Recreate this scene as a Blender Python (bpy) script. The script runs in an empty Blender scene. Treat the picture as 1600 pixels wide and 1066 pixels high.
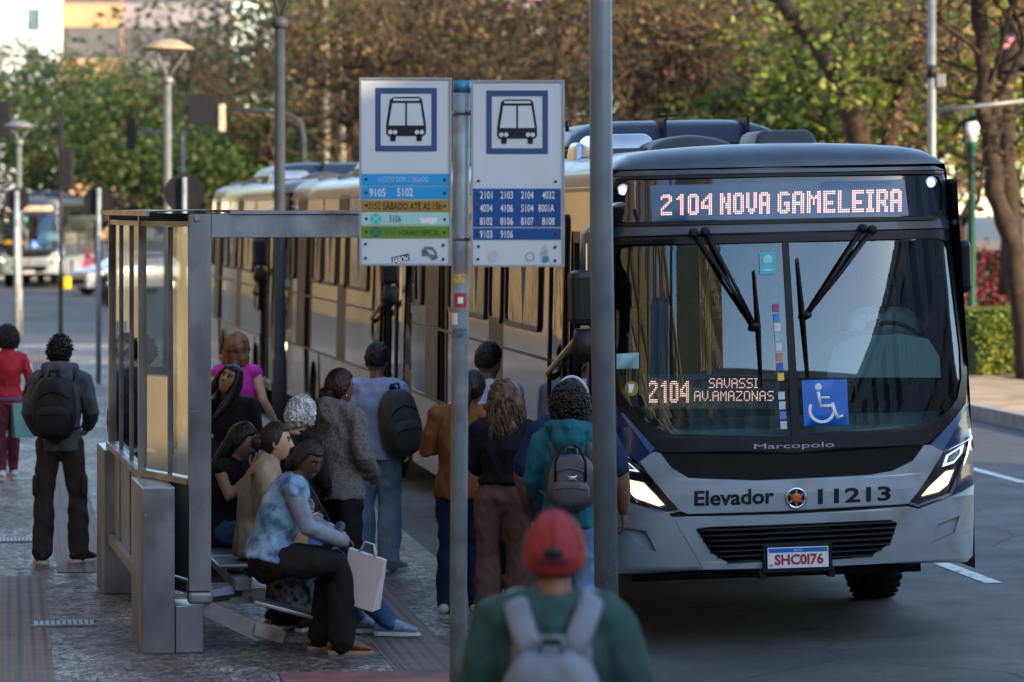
import bpy, bmesh, math, random
from mathutils import Vector, Matrix, noise
from mathutils.bvhtree import BVHTree
R = math.radians
scene = bpy.context.scene
COL = scene.collection
# ---------------------------------------------------------------- camera
HC, FPX, HOR = 2.89, 5600.0, 327.0          # eye height, focal length and horizon row in photo pixels
cam = bpy.data.cameras.new('camera'); camo = bpy.data.objects.new('camera', cam); COL.objects.link(camo)
cam.lens = 36.0*FPX/1600; cam.sensor_width = 36; cam.shift_y = -(533-HOR)/1600.0
camo.location = (0, 0, HC); camo.rotation_euler = (R(90), 0, 0)
cam.clip_start = .5; cam.clip_end = 2000
cam.dof.use_dof = True; cam.dof.focus_distance = 23.6; cam.dof.aperture_fstop = 2.8; cam.dof.aperture_blades = 9
scene.camera = camo
# ---------------------------------------------------------------- sky, sun, exposure
SUN_EL, SUN_AZ = R(17), R(124)              # azimuth clockwise from +Y: low, from the right and a little behind
w = bpy.data.worlds.new('World'); scene.world = w; w.use_nodes = True
nt = w.node_tree; bg = nt.nodes['Background']
sk = nt.nodes.new('ShaderNodeTexSky'); sk.sky_type = 'NISHITA'; sk.sun_disc = False
sk.sun_elevation = SUN_EL; sk.sun_rotation = SUN_AZ; sk.air_density = 1.0; sk.dust_density = .6; sk.ozone_density = 1.3
nt.links.new(sk.outputs[0], bg.inputs[0]); bg.inputs[1].default_value = .15
sl = bpy.data.lights.new('sun', 'SUN'); sl.energy = 2.6; sl.angle = R(.5); sl.color = (1, .76, .46)
so = bpy.data.objects.new('sun', sl); COL.objects.link(so)
tosun = Vector((math.sin(SUN_AZ)*math.cos(SUN_EL), math.cos(SUN_AZ)*math.cos(SUN_EL), math.sin(SUN_EL)))
so.rotation_euler = (-tosun).to_track_quat('-Z', 'Y').to_euler()
scene.view_settings.view_transform = 'Standard'; scene.view_settings.look = 'None'
scene.view_settings.exposure = 2.05; scene.view_settings.gamma = 1
scene.cycles.max_bounces = 7; scene.cycles.transparent_max_bounces = 12; scene.cycles.use_denoising = True
scene.cycles.caustics_reflective = False; scene.cycles.caustics_refractive = False
# ---------------------------------------------------------------- materials
MATS = {}
def M(name, rgb, rough=.6, metal=0., var=.18, scale=6., bump=0., bscale=60., coat=0., spec=.5, emit=0., rgb2=None, detail=4., dirt=None, stretch=None):
    if name in MATS: return MATS[name]
    m = bpy.data.materials.new(name); m.use_nodes = True; n = m.node_tree.nodes; l = m.node_tree.links
    b = n['Principled BSDF']; MATS[name] = m
    b.inputs['Roughness'].default_value = rough; b.inputs['Metallic'].default_value = metal
    b.inputs['Specular IOR Level'].default_value = spec; b.inputs['Coat Weight'].default_value = coat; b.inputs['Coat Roughness'].default_value = .05
    if spec == .5 and max(rgb) < .06 and coat == 0: b.inputs['Specular IOR Level'].default_value = .22
    c = Vector(rgb); c2 = Vector(rgb2) if rgb2 else c*(1+var); c1 = c if rgb2 else c*(1-var)
    tc = n.new('ShaderNodeTexCoord'); src = tc.outputs['Object']
    if stretch:
        mp = n.new('ShaderNodeMapping'); mp.inputs['Scale'].default_value = stretch; l.new(src, mp.inputs[0]); src = mp.outputs[0]
    nz = n.new('ShaderNodeTexNoise'); nz.inputs['Scale'].default_value = scale; nz.inputs['Detail'].default_value = detail; l.new(src, nz.inputs['Vector'])
    cr = n.new('ShaderNodeValToRGB'); cr.color_ramp.elements[0].position = .32; cr.color_ramp.elements[1].position = .68
    cr.color_ramp.elements[0].color = (*c1, 1); cr.color_ramp.elements[1].color = (*c2, 1)
    l.new(nz.outputs[0], cr.inputs[0]); col = cr.outputs[0]
    if dirt:
        nd = n.new('ShaderNodeTexNoise'); nd.inputs['Scale'].default_value = dirt[1]; nd.inputs['Detail'].default_value = 8; l.new(tc.outputs['Object'], nd.inputs['Vector'])
        rd = n.new('ShaderNodeValToRGB'); rd.color_ramp.elements[0].position = .5; rd.color_ramp.elements[1].position = .75
        l.new(nd.outputs[0], rd.inputs[0]); mx = n.new('ShaderNodeMix'); mx.data_type = 'RGBA'
        l.new(rd.outputs[0], mx.inputs[0]); l.new(col, mx.inputs[6]); mx.inputs[7].default_value = (*dirt[0], 1); col = mx.outputs[2]
    l.new(col, b.inputs['Base Color'])
    if emit: l.new(col, b.inputs['Emission Color']); b.inputs['Emission Strength'].default_value = emit
    mr = n.new('ShaderNodeMapRange'); mr.inputs[3].default_value = max(.02, rough*.8); mr.inputs[4].default_value = min(1, rough*1.2); l.new(nz.outputs[0], mr.inputs[0]); l.new(mr.outputs[0], b.inputs['Roughness'])
    if bump:
        nb = n.new('ShaderNodeTexNoise'); nb.inputs['Scale'].default_value = bscale; nb.inputs['Detail'].default_value = 3; l.new(src, nb.inputs['Vector'])
        bp = n.new('ShaderNodeBump'); bp.inputs['Strength'].default_value = bump; bp.inputs['Distance'].default_value = .01; l.new(nb.outputs[0], bp.inputs['Height']); l.new(bp.outputs[0], b.inputs['Normal'])
    return m
def glassM(name, tint, base=.1, rough=.0, wav=0., k=1.):
    """thin sheet glass: tinted see-through mixed with a Fresnel mirror; wav bends the reflection a little"""
    if name in MATS: return MATS[name]
    m = bpy.data.materials.new(name); m.use_nodes = True; n = m.node_tree.nodes; l = m.node_tree.links; n.clear(); MATS[name] = m
    out = n.new('ShaderNodeOutputMaterial'); tr = n.new('ShaderNodeBsdfTransparent'); tr.inputs[0].default_value = (*tint, 1)
    gl = n.new('ShaderNodeBsdfGlossy'); gl.inputs['Roughness'].default_value = rough; gl.inputs[0].default_value = (.74, .87, 1, 1)
    fr = n.new('ShaderNodeFresnel'); fr.inputs[0].default_value = 1.5
    ad = n.new('ShaderNodeMath'); ad.operation = 'ADD'; ad.use_clamp = True; ad.operation = 'MULTIPLY_ADD'; ad.inputs[1].default_value = k; ad.inputs[2].default_value = base; l.new(fr.outputs[0], ad.inputs[0])
    mx = n.new('ShaderNodeMixShader'); l.new(ad.outputs[0], mx.inputs[0]); l.new(tr.outputs[0], mx.inputs[1]); l.new(gl.outputs[0], mx.inputs[2]); l.new(mx.outputs[0], out.inputs[0])
    if wav:
        tc = n.new('ShaderNodeTexCoord'); nz = n.new('ShaderNodeTexNoise'); nz.inputs['Scale'].default_value = 2.2; nz.inputs['Detail'].default_value = 1; l.new(tc.outputs['Object'], nz.inputs['Vector'])
        bp = n.new('ShaderNodeBump'); bp.inputs['Strength'].default_value = wav; bp.inputs['Distance'].default_value = .05; l.new(nz.outputs[0], bp.inputs['Height']); l.new(bp.outputs[0], gl.inputs['Normal']); l.new(bp.outputs[0], fr.inputs['Normal'])
    return m
def emitM(name, rgb, s):
    if name in MATS: return MATS[name]
    m = bpy.data.materials.new(name); m.use_nodes = True; b = m.node_tree.nodes['Principled BSDF']; MATS[name] = m
    b.inputs['Base Color'].default_value = (*rgb, 1); b.inputs['Emission Color'].default_value = (*rgb, 1); b.inputs['Emission Strength'].default_value = s; b.inputs['Roughness'].default_value = .3
    return m
# ---------------------------------------------------------------- objects
def obj(name, bm, mats, parent=None, smooth=False, label=None):
    me = bpy.data.meshes.new(name)
    if isinstance(bm, bpy.types.Mesh): me = bm; me.name = name
    else: bm.to_mesh(me); bm.free()
    for m in (mats if isinstance(mats, (list, tuple)) else [mats]): me.materials.append(m)
    if smooth: me.polygons.foreach_set('use_smooth', [True]*len(me.polygons))
    o = bpy.data.objects.new(name, me); COL.objects.link(o)
    if parent: o.parent = parent
    if label: o['label'] = label
    return o
def tag(o, label, cat, group=None, kind=None):
    if label: o['label'] = label
    if cat: o['category'] = cat
    if group: o['group'] = group
    if kind: o['kind'] = kind
    return o
def thing(name, label, cat, loc=(0, 0, 0), rz=0, group=None):
    o = bpy.data.objects.new(name, None); COL.objects.link(o); o.empty_display_size = .2
    o.location = loc; o.rotation_euler = (0, 0, rz); return tag(o, label, cat, group)
def kids(o): return [c for c in bpy.data.objects if c.parent == o]
def copy_tree(o, parent=None):
    c = o.copy(); COL.objects.link(c)
    if parent: c.parent = parent
    for k in kids(o): copy_tree(k, c)
    return c
def B(): return bmesh.new()
def box(bm, x0, x1, y0, y1, z0, z1, mi=0, mat=None, bev=0):
    b2 = bmesh.new(); bmesh.ops.create_cube(b2, size=1)
    bmesh.ops.scale(b2, vec=(x1-x0, y1-y0, z1-z0), verts=b2.verts); bmesh.ops.translate(b2, vec=((x0+x1)/2, (y0+y1)/2, (z0+z1)/2), verts=b2.verts)
    if bev: bmesh.ops.bevel(b2, geom=list(b2.edges), offset=bev, segments=2, affect='EDGES', profile=.5)
    add(bm, b2, mat, mi)
def add(bm, b2, mat=None, mi=0):
    mp = {}
    for v in b2.verts: mp[v] = bm.verts.new(mat @ v.co if mat else v.co)
    for f in b2.faces:
        try: g = bm.faces.new([mp[v] for v in f.verts]); g.material_index = mi if mi is not None else f.material_index; g.smooth = f.smooth
        except ValueError: pass
    b2.free()
def basis(d, side=None):
    d = d.normalized(); s = side if side else (Vector((1, 0, 0)) if abs(d.x) < .8 else Vector((0, 1, 0)))
    s = (s-d*s.dot(d)).normalized(); return s, d.cross(s)
def tube(bm, pts, rad, n=10, side=None, cap=True, mi=0, smooth=True):
    """lofted tube; rad entries are r or (r_side, r_other); rounded ends if cap=='r'"""
    pts = [Vector(p) for p in pts]; rad = [(r, r) if not isinstance(r, (tuple, list)) else r for r in rad] if isinstance(rad, (list, tuple)) else [(rad, rad)]*len(pts)
    if cap == 'r':
        d0 = (pts[0]-pts[1]).normalized(); d1 = (pts[-1]-pts[-2]).normalized(); P, Q = [], []
        for k, c in ((.0, .95), (.45, .8)):
            P.append(pts[0]+d0*min(rad[0])*c); Q.append((rad[0][0]*(.3 if k == 0 else .72), rad[0][1]*(.3 if k == 0 else .72)))
        E, G = [], []
        for k, c in ((.72, .6), (.3, .95)):
            E.append(pts[-1]+d1*min(rad[-1])*c); G.append((rad[-1][0]*k, rad[-1][1]*k))
        P[1] = pts[0]+d0*min(rad[0])*.6
        pts = P+pts+E; rad = Q+list(rad)+G; cap = True
    rings = []; ps = side
    for i, p in enumerate(pts):
        a = pts[max(0, i-1)]; b = pts[min(len(pts)-1, i+1)]
        d = (b-a) if (b-a).length > 1e-7 else Vector((0, 0, 1))
        s, u = basis(d, ps); ps = s
        rings.append([bm.verts.new(p+s*rad[i][0]*math.cos(2*math.pi*k/n)+u*rad[i][1]*math.sin(2*math.pi*k/n)) for k in range(n)])
    for a, b in zip(rings, rings[1:]):
        for k in range(n):
            f = bm.faces.new((a[k], a[(k+1) % n], b[(k+1) % n], b[k])); f.smooth = smooth; f.material_index = mi
    if cap:
        f = bm.faces.new(rings[0][::-1]); f.material_index = mi; f = bm.faces.new(rings[-1]); f.material_index = mi
    return rings
def lathe(bm, prof, n=20, mat=None, mi=0, smooth=True):
    b2 = bmesh.new(); rings = []
    for r, z in prof: rings.append([b2.verts.new((r*math.cos(2*math.pi*k/n), r*math.sin(2*math.pi*k/n), z)) for k in range(n)])
    for a, b in zip(rings, rings[1:]):
        for k in range(n):
            f = b2.faces.new((a[k], a[(k+1) % n], b[(k+1) % n], b[k])); f.smooth = smooth
    b2.faces.new(rings[0][::-1]); b2.faces.new(rings[-1]); add(bm, b2, mat, mi)
def ell(bm, c, r, rot=None, sub=3, mi=0, fn=None):
    b2 = bmesh.new(); bmesh.ops.create_icosphere(b2, subdivisions=sub, radius=1)
    for v in b2.verts:
        d = v.co.copy(); k = fn(d) if fn else 1.
        v.co = Vector((d.x*r[0]*k, d.y*r[1]*k, d.z*r[2]*k))
    for f in b2.faces: f.smooth = True
    add(bm, b2, Matrix.Translation(c) @ (rot.to_4x4() if rot else Matrix()), mi)
def fan(bm, pts, mi=0):
    f = bm.faces.new([bm.verts.new(p) for p in pts]); f.material_index = mi; return f
def prism(bm, poly, y0, y1, mi=0, axis='y'):
    """polygon in (x,z) extruded along y (or in (x,y) along z)"""
    g = (lambda p, q: Vector((p[0], q, p[1]))) if axis == 'y' else (lambda p, q: Vector((p[0], p[1], q)))
    a = [bm.verts.new(g(p, y0)) for p in poly]; b = [bm.verts.new(g(p, y1)) for p in poly]; n = len(poly)
    fs = [bm.faces.new(a), bm.faces.new(b[::-1])]+[bm.faces.new((a[k], b[k], b[(k+1) % n], a[(k+1) % n])) for k in range(n)]
    for f in fs: f.material_index = mi
    bmesh.ops.recalc_face_normals(bm, faces=fs)
def rrect(x0, x1, z0, z1, r, n=5):
    P = []
    for cx, cz, a0 in ((x1-r, z1-r, 0), (x0+r, z1-r, 90), (x0+r, z0+r, 180), (x1-r, z0+r, 270)):
        for k in range(n+1):
            a = R(a0+90*k/n); P.append((cx+r*math.cos(a), cz+r*math.sin(a)))
    return P
_tc = {}
def text_mesh(s, size, bold=0., align='CENTER', shear=0., sx=1.):
    """flat text as a triangulated mesh in x,y (the built-in font)"""
    cu = bpy.data.curves.new('t', 'FONT'); cu.body = s; cu.size = size; cu.align_x = align; cu.offset = bold; cu.shear = shear; cu.resolution_u = 3
    o = bpy.data.objects.new('t', cu); COL.objects.link(o); dg = bpy.context.evaluated_depsgraph_get()
    me = bpy.data.meshes.new_from_object(o.evaluated_get(dg)); bm = bmesh.new(); bm.from_mesh(me)
    for v in bm.verts: v.co.x *= sx
    bpy.data.objects.remove(o); bpy.data.curves.remove(cu); bpy.data.meshes.remove(me); return bm
def fit_text(s, x0, x1, y0, y1, bold=0.):
    bm = text_mesh(s, 1, bold); xs = [v.co.x for v in bm.verts]; ys = [v.co.y for v in bm.verts]
    a, b, c, d = min(xs), max(xs), min(ys), max(ys)
    for v in bm.verts: v.co.x = x0+(v.co.x-a)/(b-a)*(x1-x0); v.co.y = y0+(v.co.y-c)/(d-c)*(y1-y0)
    return bm
def G(px, py, zg=.17):
    """photo pixel -> point of the flat ground at height zg"""
    s = (py-HOR)/(HC-zg); return Vector(((px-800)/s, FPX/s, zg))
def AT(px, Y, z=.17): return Vector(((px-800)*Y/FPX, Y, z))
# ---------------------------------------------------------------- street frame: q across (right +), p along
SA = R(8.0); KP = Vector((-.49, 27.3, 0)); SD = Vector((-math.sin(SA), math.cos(SA), 0)); SN = Vector((math.cos(SA), math.sin(SA), 0))
def ST(q, p, z=0): return KP+SN*q+SD*(p-27.3)+Vector((0, 0, z))
def street_q(v): return (Vector((v[0], v[1], 0))-KP).dot(SN)
def roadz(q): return .021*max(0, min(q, 4.9)) if q < 4.9 else max(0, .021*(9.8-q))
# ================================================================ materials of the ground
def groundM(name, kind):
    m = bpy.data.materials.new(name); m.use_nodes = True; n = m.node_tree.nodes; l = m.node_tree.links; b = n['Principled BSDF']
    tc = n.new('ShaderNodeTexCoord'); src = tc.outputs['Object']
    def N(scale, detail=5, rough=.6):
        z = n.new('ShaderNodeTexNoise'); z.inputs['Scale'].default_value = scale; z.inputs['Detail'].default_value = detail; z.inputs['Roughness'].default_value = rough; l.new(src, z.inputs['Vector']); return z.outputs[0]
    def ramp(v, a, b_, ca, cb):
        r = n.new('ShaderNodeValToRGB'); r.color_ramp.elements[0].position = a; r.color_ramp.elements[1].position = b_; r.color_ramp.elements[0].color = (*ca, 1); r.color_ramp.elements[1].color = (*cb, 1); l.new(v, r.inputs[0]); return r.outputs[0]
    def mix(f, a, b_, t='MIX'):
        x = n.new('ShaderNodeMix'); x.data_type = 'RGBA'; x.blend_type = t
        if isinstance(f, float): x.inputs[0].default_value = f
        else: l.new(f, x.inputs[0])
        for i, q in ((6, a), (7, b_)):
            if isinstance(q, tuple): x.inputs[i].default_value = (*q, 1)
            else: l.new(q, x.inputs[i])
        return x.outputs[2]
    bp = n.new('ShaderNodeBump'); l.new(bp.outputs[0], b.inputs['Normal'])
    if kind == 'asphalt':
        c = mix(.5, ramp(N(110, 3), .36, .66, (.024, .025, .027), (.125, .125, .13)), ramp(N(38, 3), .35, .65, (.038, .039, .041), (.09, .09, .093))); c2 = ramp(N(.9, 6), .35, .7, (.62, .62, .64), (1.15, 1.12, 1.08))
        col = mix(1., c, c2, 'MULTIPLY'); st = ramp(N(2.6, 8), .62, .74, (0, 0, 0), (1, 1, 1)); col = mix(st, col, (.028, .028, .030))
        vc = n.new('ShaderNodeTexVoronoi'); vc.feature = 'DISTANCE_TO_EDGE'; vc.inputs['Scale'].default_value = .42; vd = n.new('ShaderNodeMix'); vd.data_type = 'VECTOR'; vd.inputs[0].default_value = .12; nzc = n.new('ShaderNodeTexNoise'); nzc.inputs['Scale'].default_value = 2.5; nzc.inputs['Detail'].default_value = 6; l.new(src, nzc.inputs['Vector']); l.new(src, vd.inputs[4]); l.new(nzc.outputs['Color'], vd.inputs[5]); l.new(vd.outputs[1], vc.inputs['Vector'])
        col = mix(ramp(vc.outputs[0], .002, .006, (1, 1, 1), (0, 0, 0)), col, (.018, .018, .019)); col = mix(ramp(N(.55, 4), .56, .62, (0, 0, 0), (.35,)*3), col, (.035, .034, .034))
        l.new(col, b.inputs['Base Color']); l.new(ramp(N(1.3, 6), .3, .7, (.58,)*3, (.8,)*3), b.inputs['Roughness'])
        l.new(N(120, 3), bp.inputs['Height']); bp.inputs['Strength'].default_value = .7; bp.inputs['Distance'].default_value = .008
    elif kind == 'mosaic':
        vo = n.new('ShaderNodeTexVoronoi'); vo.inputs['Scale'].default_value = 21; l.new(src, vo.inputs['Vector'])
        ve = n.new('ShaderNodeTexVoronoi'); ve.feature = 'DISTANCE_TO_EDGE'; ve.inputs['Scale'].default_value = 21; l.new(src, ve.inputs['Vector'])
        sp = n.new('ShaderNodeSeparateColor'); l.new(vo.outputs['Color'], sp.inputs[0])
        stone = ramp(sp.outputs[0], .1, .95, (.09, .075, .065), (.50, .445, .39)); dark = ramp(sp.outputs[1], .1, .9, (.035, .03, .028), (.20, .16, .14))
        col = mix(ramp(N(.42, 3), .47, .53, (0, 0, 0), (1, 1, 1)), stone, dark)
        col = mix(ramp(N(3.2, 7), .5, .8, (0, 0, 0), (.7,)*3), col, (.055, .045, .04))
        g = ramp(ve.outputs[0], .03, .10, (0, 0, 0), (1, 1, 1)); col = mix(g, (.035, .031, .028), col)
        l.new(col, b.inputs['Base Color']); l.new(ramp(sp.outputs[2], 0, 1, (.38,)*3, (.75,)*3), b.inputs['Roughness'])
        l.new(g, bp.inputs['Height']); bp.inputs['Strength'].default_value = .8; bp.inputs['Distance'].default_value = .012
    elif kind == 'tactile':
        wv = n.new('ShaderNodeTexWave'); wv.inputs['Scale'].default_value = 4.2; wv.inputs['Distortion'].default_value = .3; wv.bands_direction = 'X'; l.new(src, wv.inputs['Vector'])
        br = n.new('ShaderNodeTexBrick'); br.inputs['Scale'].default_value = 1.; br.inputs['Brick Width'].default_value = .25; br.inputs['Row Height'].default_value = .25; br.inputs['Mortar Size'].default_value = .008; br.offset = 0
        br.inputs[1].default_value = (.135, .095, .08, 1); br.inputs[2].default_value = (.175, .125, .105, 1); br.inputs[3].default_value = (.05, .045, .04, 1); l.new(src, br.inputs['Vector'])
        col = mix(ramp(N(2.5, 7), .35, .75, (0, 0, 0), (.8,)*3), br.outputs[0], (.075, .065, .06)); l.new(col, b.inputs['Base Color'])
        l.new(wv.outputs[1], bp.inputs['Height']); bp.inputs['Strength'].default_value = 1; bp.inputs['Distance'].default_value = .01; b.inputs['Roughness'].default_value = .7
    elif kind == 'concrete':
        c = ramp(N(7, 8), .3, .7, (.21, .20, .19), (.36, .345, .32)); col = mix(ramp(N(1.4, 6), .5, .75, (0, 0, 0), (.75,)*3), c, (.12, .11, .1)); l.new(col, b.inputs['Base Color'])
        l.new(N(60, 4), bp.inputs['Height']); bp.inputs['Strength'].default_value = .4; bp.inputs['Distance'].default_value = .006; b.inputs['Roughness'].default_value = .85
    elif kind == 'paint':
        col = mix(ramp(N(9, 8), .50, .70, (0, 0, 0), (1, 1, 1)), (.62, .62, .6), (.12, .12, .12)); l.new(col, b.inputs['Base Color']); b.inputs['Roughness'].default_value = .6
        l.new(N(200, 2), bp.inputs['Height']); bp.inputs['Strength'].default_value = .3
    elif kind == 'grass':
        col = ramp(N(14, 8), .3, .7, (.05, .065, .018), (.16, .13, .05)); l.new(col, b.inputs['Base Color']); b.inputs['Roughness'].default_value = .95
        l.new(N(90, 4), bp.inputs['Height']); bp.inputs['Strength'].default_value = 1
    return m
asph, mosaic, tact, conc, paintm, grassm = [groundM(k+'_ground', k) for k in ('asphalt', 'mosaic', 'tactile', 'concrete', 'paint', 'grass')]
def struct(name, bm, m, parent=None, smooth=False):
    o = obj(name, bm, m, parent, smooth); o['kind'] = 'structure'; return o
def strip(q0, q1, p0, p1, z0, z1=None, zq=None):
    """sheet in street coordinates; its object frame runs along the street so patterns line up with it"""
    bm = B(); f = zq or (lambda q: z0)
    qs = [q0+(q1-q0)*k/8 for k in range(9)] if zq else [q0, q1]; n = max(1, int((p1-p0)/10)); vs = [[bm.verts.new((q, p0+(p1-p0)*j/n, f(q))) for q in qs] for j in range(n+1)]
    for a, b in zip(vs, vs[1:]):
        for k in range(len(qs)-1): bm.faces.new((a[k], a[k+1], b[k+1], b[k]))
    return bm
def street_obj(name, bm, m, smooth=False):
    o = struct(name, bm, m, None, smooth); o.matrix_world = Matrix.Translation(KP-SD*27.3) @ Matrix.Rotation(SA, 4, 'Z'); return o
bm = B(); fan(bm, [(-900, -200, -.06), (900, -200, -.06), (900, 1500, -.06), (-900, 1500, -.06)]); struct('ground', bm, asph)
street_obj('road', strip(0, 9.8, -80, 420, 0, zq=lambda q: roadz(q)), asph)
bm = B(); fan(bm, [(-120, 73.2, .0), (0, 73.2, .0), (0, 420, .0), (-120, 420, .0)]); street_obj('cross_avenue', bm, asph)
bm = B(); box(bm, -9, -.17, -60, 73, -.05, .17); street_obj('sidewalk', bm, mosaic)
bm = B()
for k in range(133): box(bm, -.166, 0, -60+k, -59.012+k, -.05, .172, bev=.008)
street_obj('kerb', bm, conc)
street_obj('tactile_paving', strip(-1.06, -.62, -20, 70, .174), tact)
bm = strip(-3.5, -3.05, 5, 27, .175); street_obj('tactile_paving', bm, tact)
street_obj('tactile_paving', strip(-2.95, -2.55, 27.2, 70, .175), tact)
# second brown band near the facade and a red band crossing the walk
redp = M('red_paver', (.20, .085, .075), .75, var=.3, scale=5, bump=.3, dirt=((.07, .055, .05), 3))
bm = strip(-1.75, -.3, 19.6, 21.15, .178); street_obj('paver_band', bm, redp)
# lane dashes
bm = B()
for q, p0, p1 in ((4.0, 26.3, 28.6), (4.0, 14, 17), (7.1, 36.2, 39.3), (7.1, 46.5, 48.5), (7.1, 28, 29.5), (8.9, 45, 47.4), (7.1, 58, 61), (4., 62, 66)):
    z = roadz(q)+.005; s = .065
    fan(bm, [(q-s, p0, roadz(q-s)+.005), (q+s, p0, roadz(q+s)+.005), (q+s, p1, roadz(q+s)+.005), (q-s, p1, roadz(q-s)+.005)])
street_obj('lane_markings', bm, paintm)
# park side on the right
bm = B(); box(bm, 9.95, 12.6, -60, 300, -.05, .19); street_obj('park_pavement', bm, M('sunlit_paving', (.36, .25, .15), .85, 0, .22, 1.6, bump=.4, bscale=40, dirt=((.16, .11, .07), 2)))  # warm sunlight on the paving put into its tan colour
bm = B()
for k in range(180): box(bm, 9.8, 9.945, -60+2*k, -58.015+2*k, -.05, .2, bev=.01)
street_obj('park_kerb', bm, conc)
bm = B(); box(bm, 12.6, 120, -60, 300, -.05, .21); street_obj('park_lawn', bm, M('bare_earth', (.17, .10, .055), .95, 0, .35, 1.4, bump=.8, bscale=30, dirt=((.07, .07, .02), 1.1)))
# far side of the cross avenue
bm = B(); box(bm, -120, -.5, 150, 152, -.05, .18); street_obj('far_pavement', bm, conc)
bm = B(); box(bm, -120, -.5, 152, 320, -.05, .2); street_obj('far_lawn', bm, grassm)
# ================================================================ the bus
BA = R(8.0); BC = R(1.2)
BUSLOC = Vector((1.93, 23.4, .04)); BM = Matrix.Translation(BUSLOC) @ Matrix.Rotation(BA, 4, 'Z') @ Matrix.Rotation(-BC, 4, 'Y')
def Wz(z): return 1.25-.075*max(0, min(1, (z-1.3)/1.8))
def Ft(u, z):
    a = min(.9999, abs(u)/Wz(z)); p = 2.7; r = .42
    t = .02+.10*max(0, z-1.0)+.028*max(0, z-1.2)**2+.22*max(0, .72-z)**1.5
    return t+r*(1-(1-a**p)**(1/p))
def bproj(v):
    wv = BM @ Vector(v); return (800+FPX*wv.x/wv.y, HOR+FPX*(HC-wv.z)/wv.y)
def uz(px, py):
    """photo pixel -> (u, z) on the curved front of the bus"""
    u, z = (px-1235)/236, 2.89-(py-HOR)/236
    for _ in range(40):
        u = max(-Wz(z)*.999, min(Wz(z)*.999, u)); q = bproj((u, Ft(u, z), z)); e = 1e-3
        u += (px-q[0])/236*.8; z -= (py-q[1])/236*.8
    return max(-Wz(z)*.999, min(Wz(z)*.999, u)), z
def UZ(L): return [uz(*p) for p in L]
def patch(loops, off=0., mi=0, bm=None, thick=.025, du=.06, dz=.06):
    """fills even-odd loops of (u, z) on the front surface, off metres proud, with a turned-in rim"""
    own = bm is None; bm = bm or B()
    loops = [l for l in loops]; zs = sorted({round(p[1], 5) for l in loops for p in l}); lv = []
    for a, b in zip(zs, zs[1:]):
        n = max(1, int((b-a)/dz)); lv += [(a+(b-a)*k/n, a+(b-a)*(k+1)/n) for k in range(n)]
    E = [(l[i], l[(i+1) % len(l)]) for l in loops for i in range(len(l))]
    def S(u, z, o): return Vector((u, Ft(u, z)-o, z))
    faces = []
    for a, b in lv:
        if b-a < 2e-5: continue
        mid = (a+b)/2; hit = []
        for p, q in E:
            if (p[1] <= mid) != (q[1] <= mid):
                f = lambda z: p[0]+(q[0]-p[0])*(z-p[1])/(q[1]-p[1]); hit.append((f(mid), f(a), f(b)))
        hit.sort()
        for L, Rr in zip(hit[::2], hit[1::2]):
            n = max(1, int(max(Rr[1]-L[1], Rr[2]-L[2])/du)); prev = None
            for k in range(n+1):
                c = (bm.verts.new(S(L[1]+(Rr[1]-L[1])*k/n, a, off)), bm.verts.new(S(L[2]+(Rr[2]-L[2])*k/n, b, off)))
                if prev:
                    f = bm.faces.new((prev[0], c[0], c[1], prev[1])); f.smooth = True; f.material_index = mi; faces.append(f)
                prev = c
    bmesh.ops.remove_doubles(bm, verts=list({v for f in faces for v in f.verts}), dist=2e-4)
    if thick:
        for l in loops:
            pts = []
            for i in range(len(l)):
                p, q = l[i], l[(i+1) % len(l)]; n = max(1, int(math.hypot(q[0]-p[0], q[1]-p[1])/.06)); pts += [(p[0]+(q[0]-p[0])*k/n, p[1]+(q[1]-p[1])*k/n) for k in range(n)]
            A = [bm.verts.new(S(*p, off)) for p in pts]; Bv = [bm.verts.new(S(*p, off)+Vector((0, thick, 0))) for p in pts]
            for i in range(len(pts)):
                j = (i+1) % len(pts); f = bm.faces.new((A[i], A[j], Bv[j], Bv[i])); f.material_index = mi
    return bm
def surf_text(s, x0, x1, y0, y1, off, bold=0., tilt=0.):
    """lettering between photo pixels laid on the front surface"""
    bm = fit_text(s, 0, 1, 0, 1, bold); bmesh.ops.subdivide_edges(bm, edges=[e for e in bm.edges if e.calc_length() > .15], cuts=1)
    c = [uz(x0, y1[0]), uz(x1, y1[1]), uz(x0, y0[0]), uz(x1, y0[1])]
    for v in bm.verts:
        a, b = v.co.x, v.co.y
        u = (c[0][0]*(1-a)+c[1][0]*a)*(1-b)+(c[2][0]*(1-a)+c[3][0]*a)*b; z = (c[0][1]*(1-a)+c[1][1]*a)*(1-b)+(c[2][1]*(1-a)+c[3][1]*a)*b
        v.co = (u, Ft(u, z)-off, z)
    return bm
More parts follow.
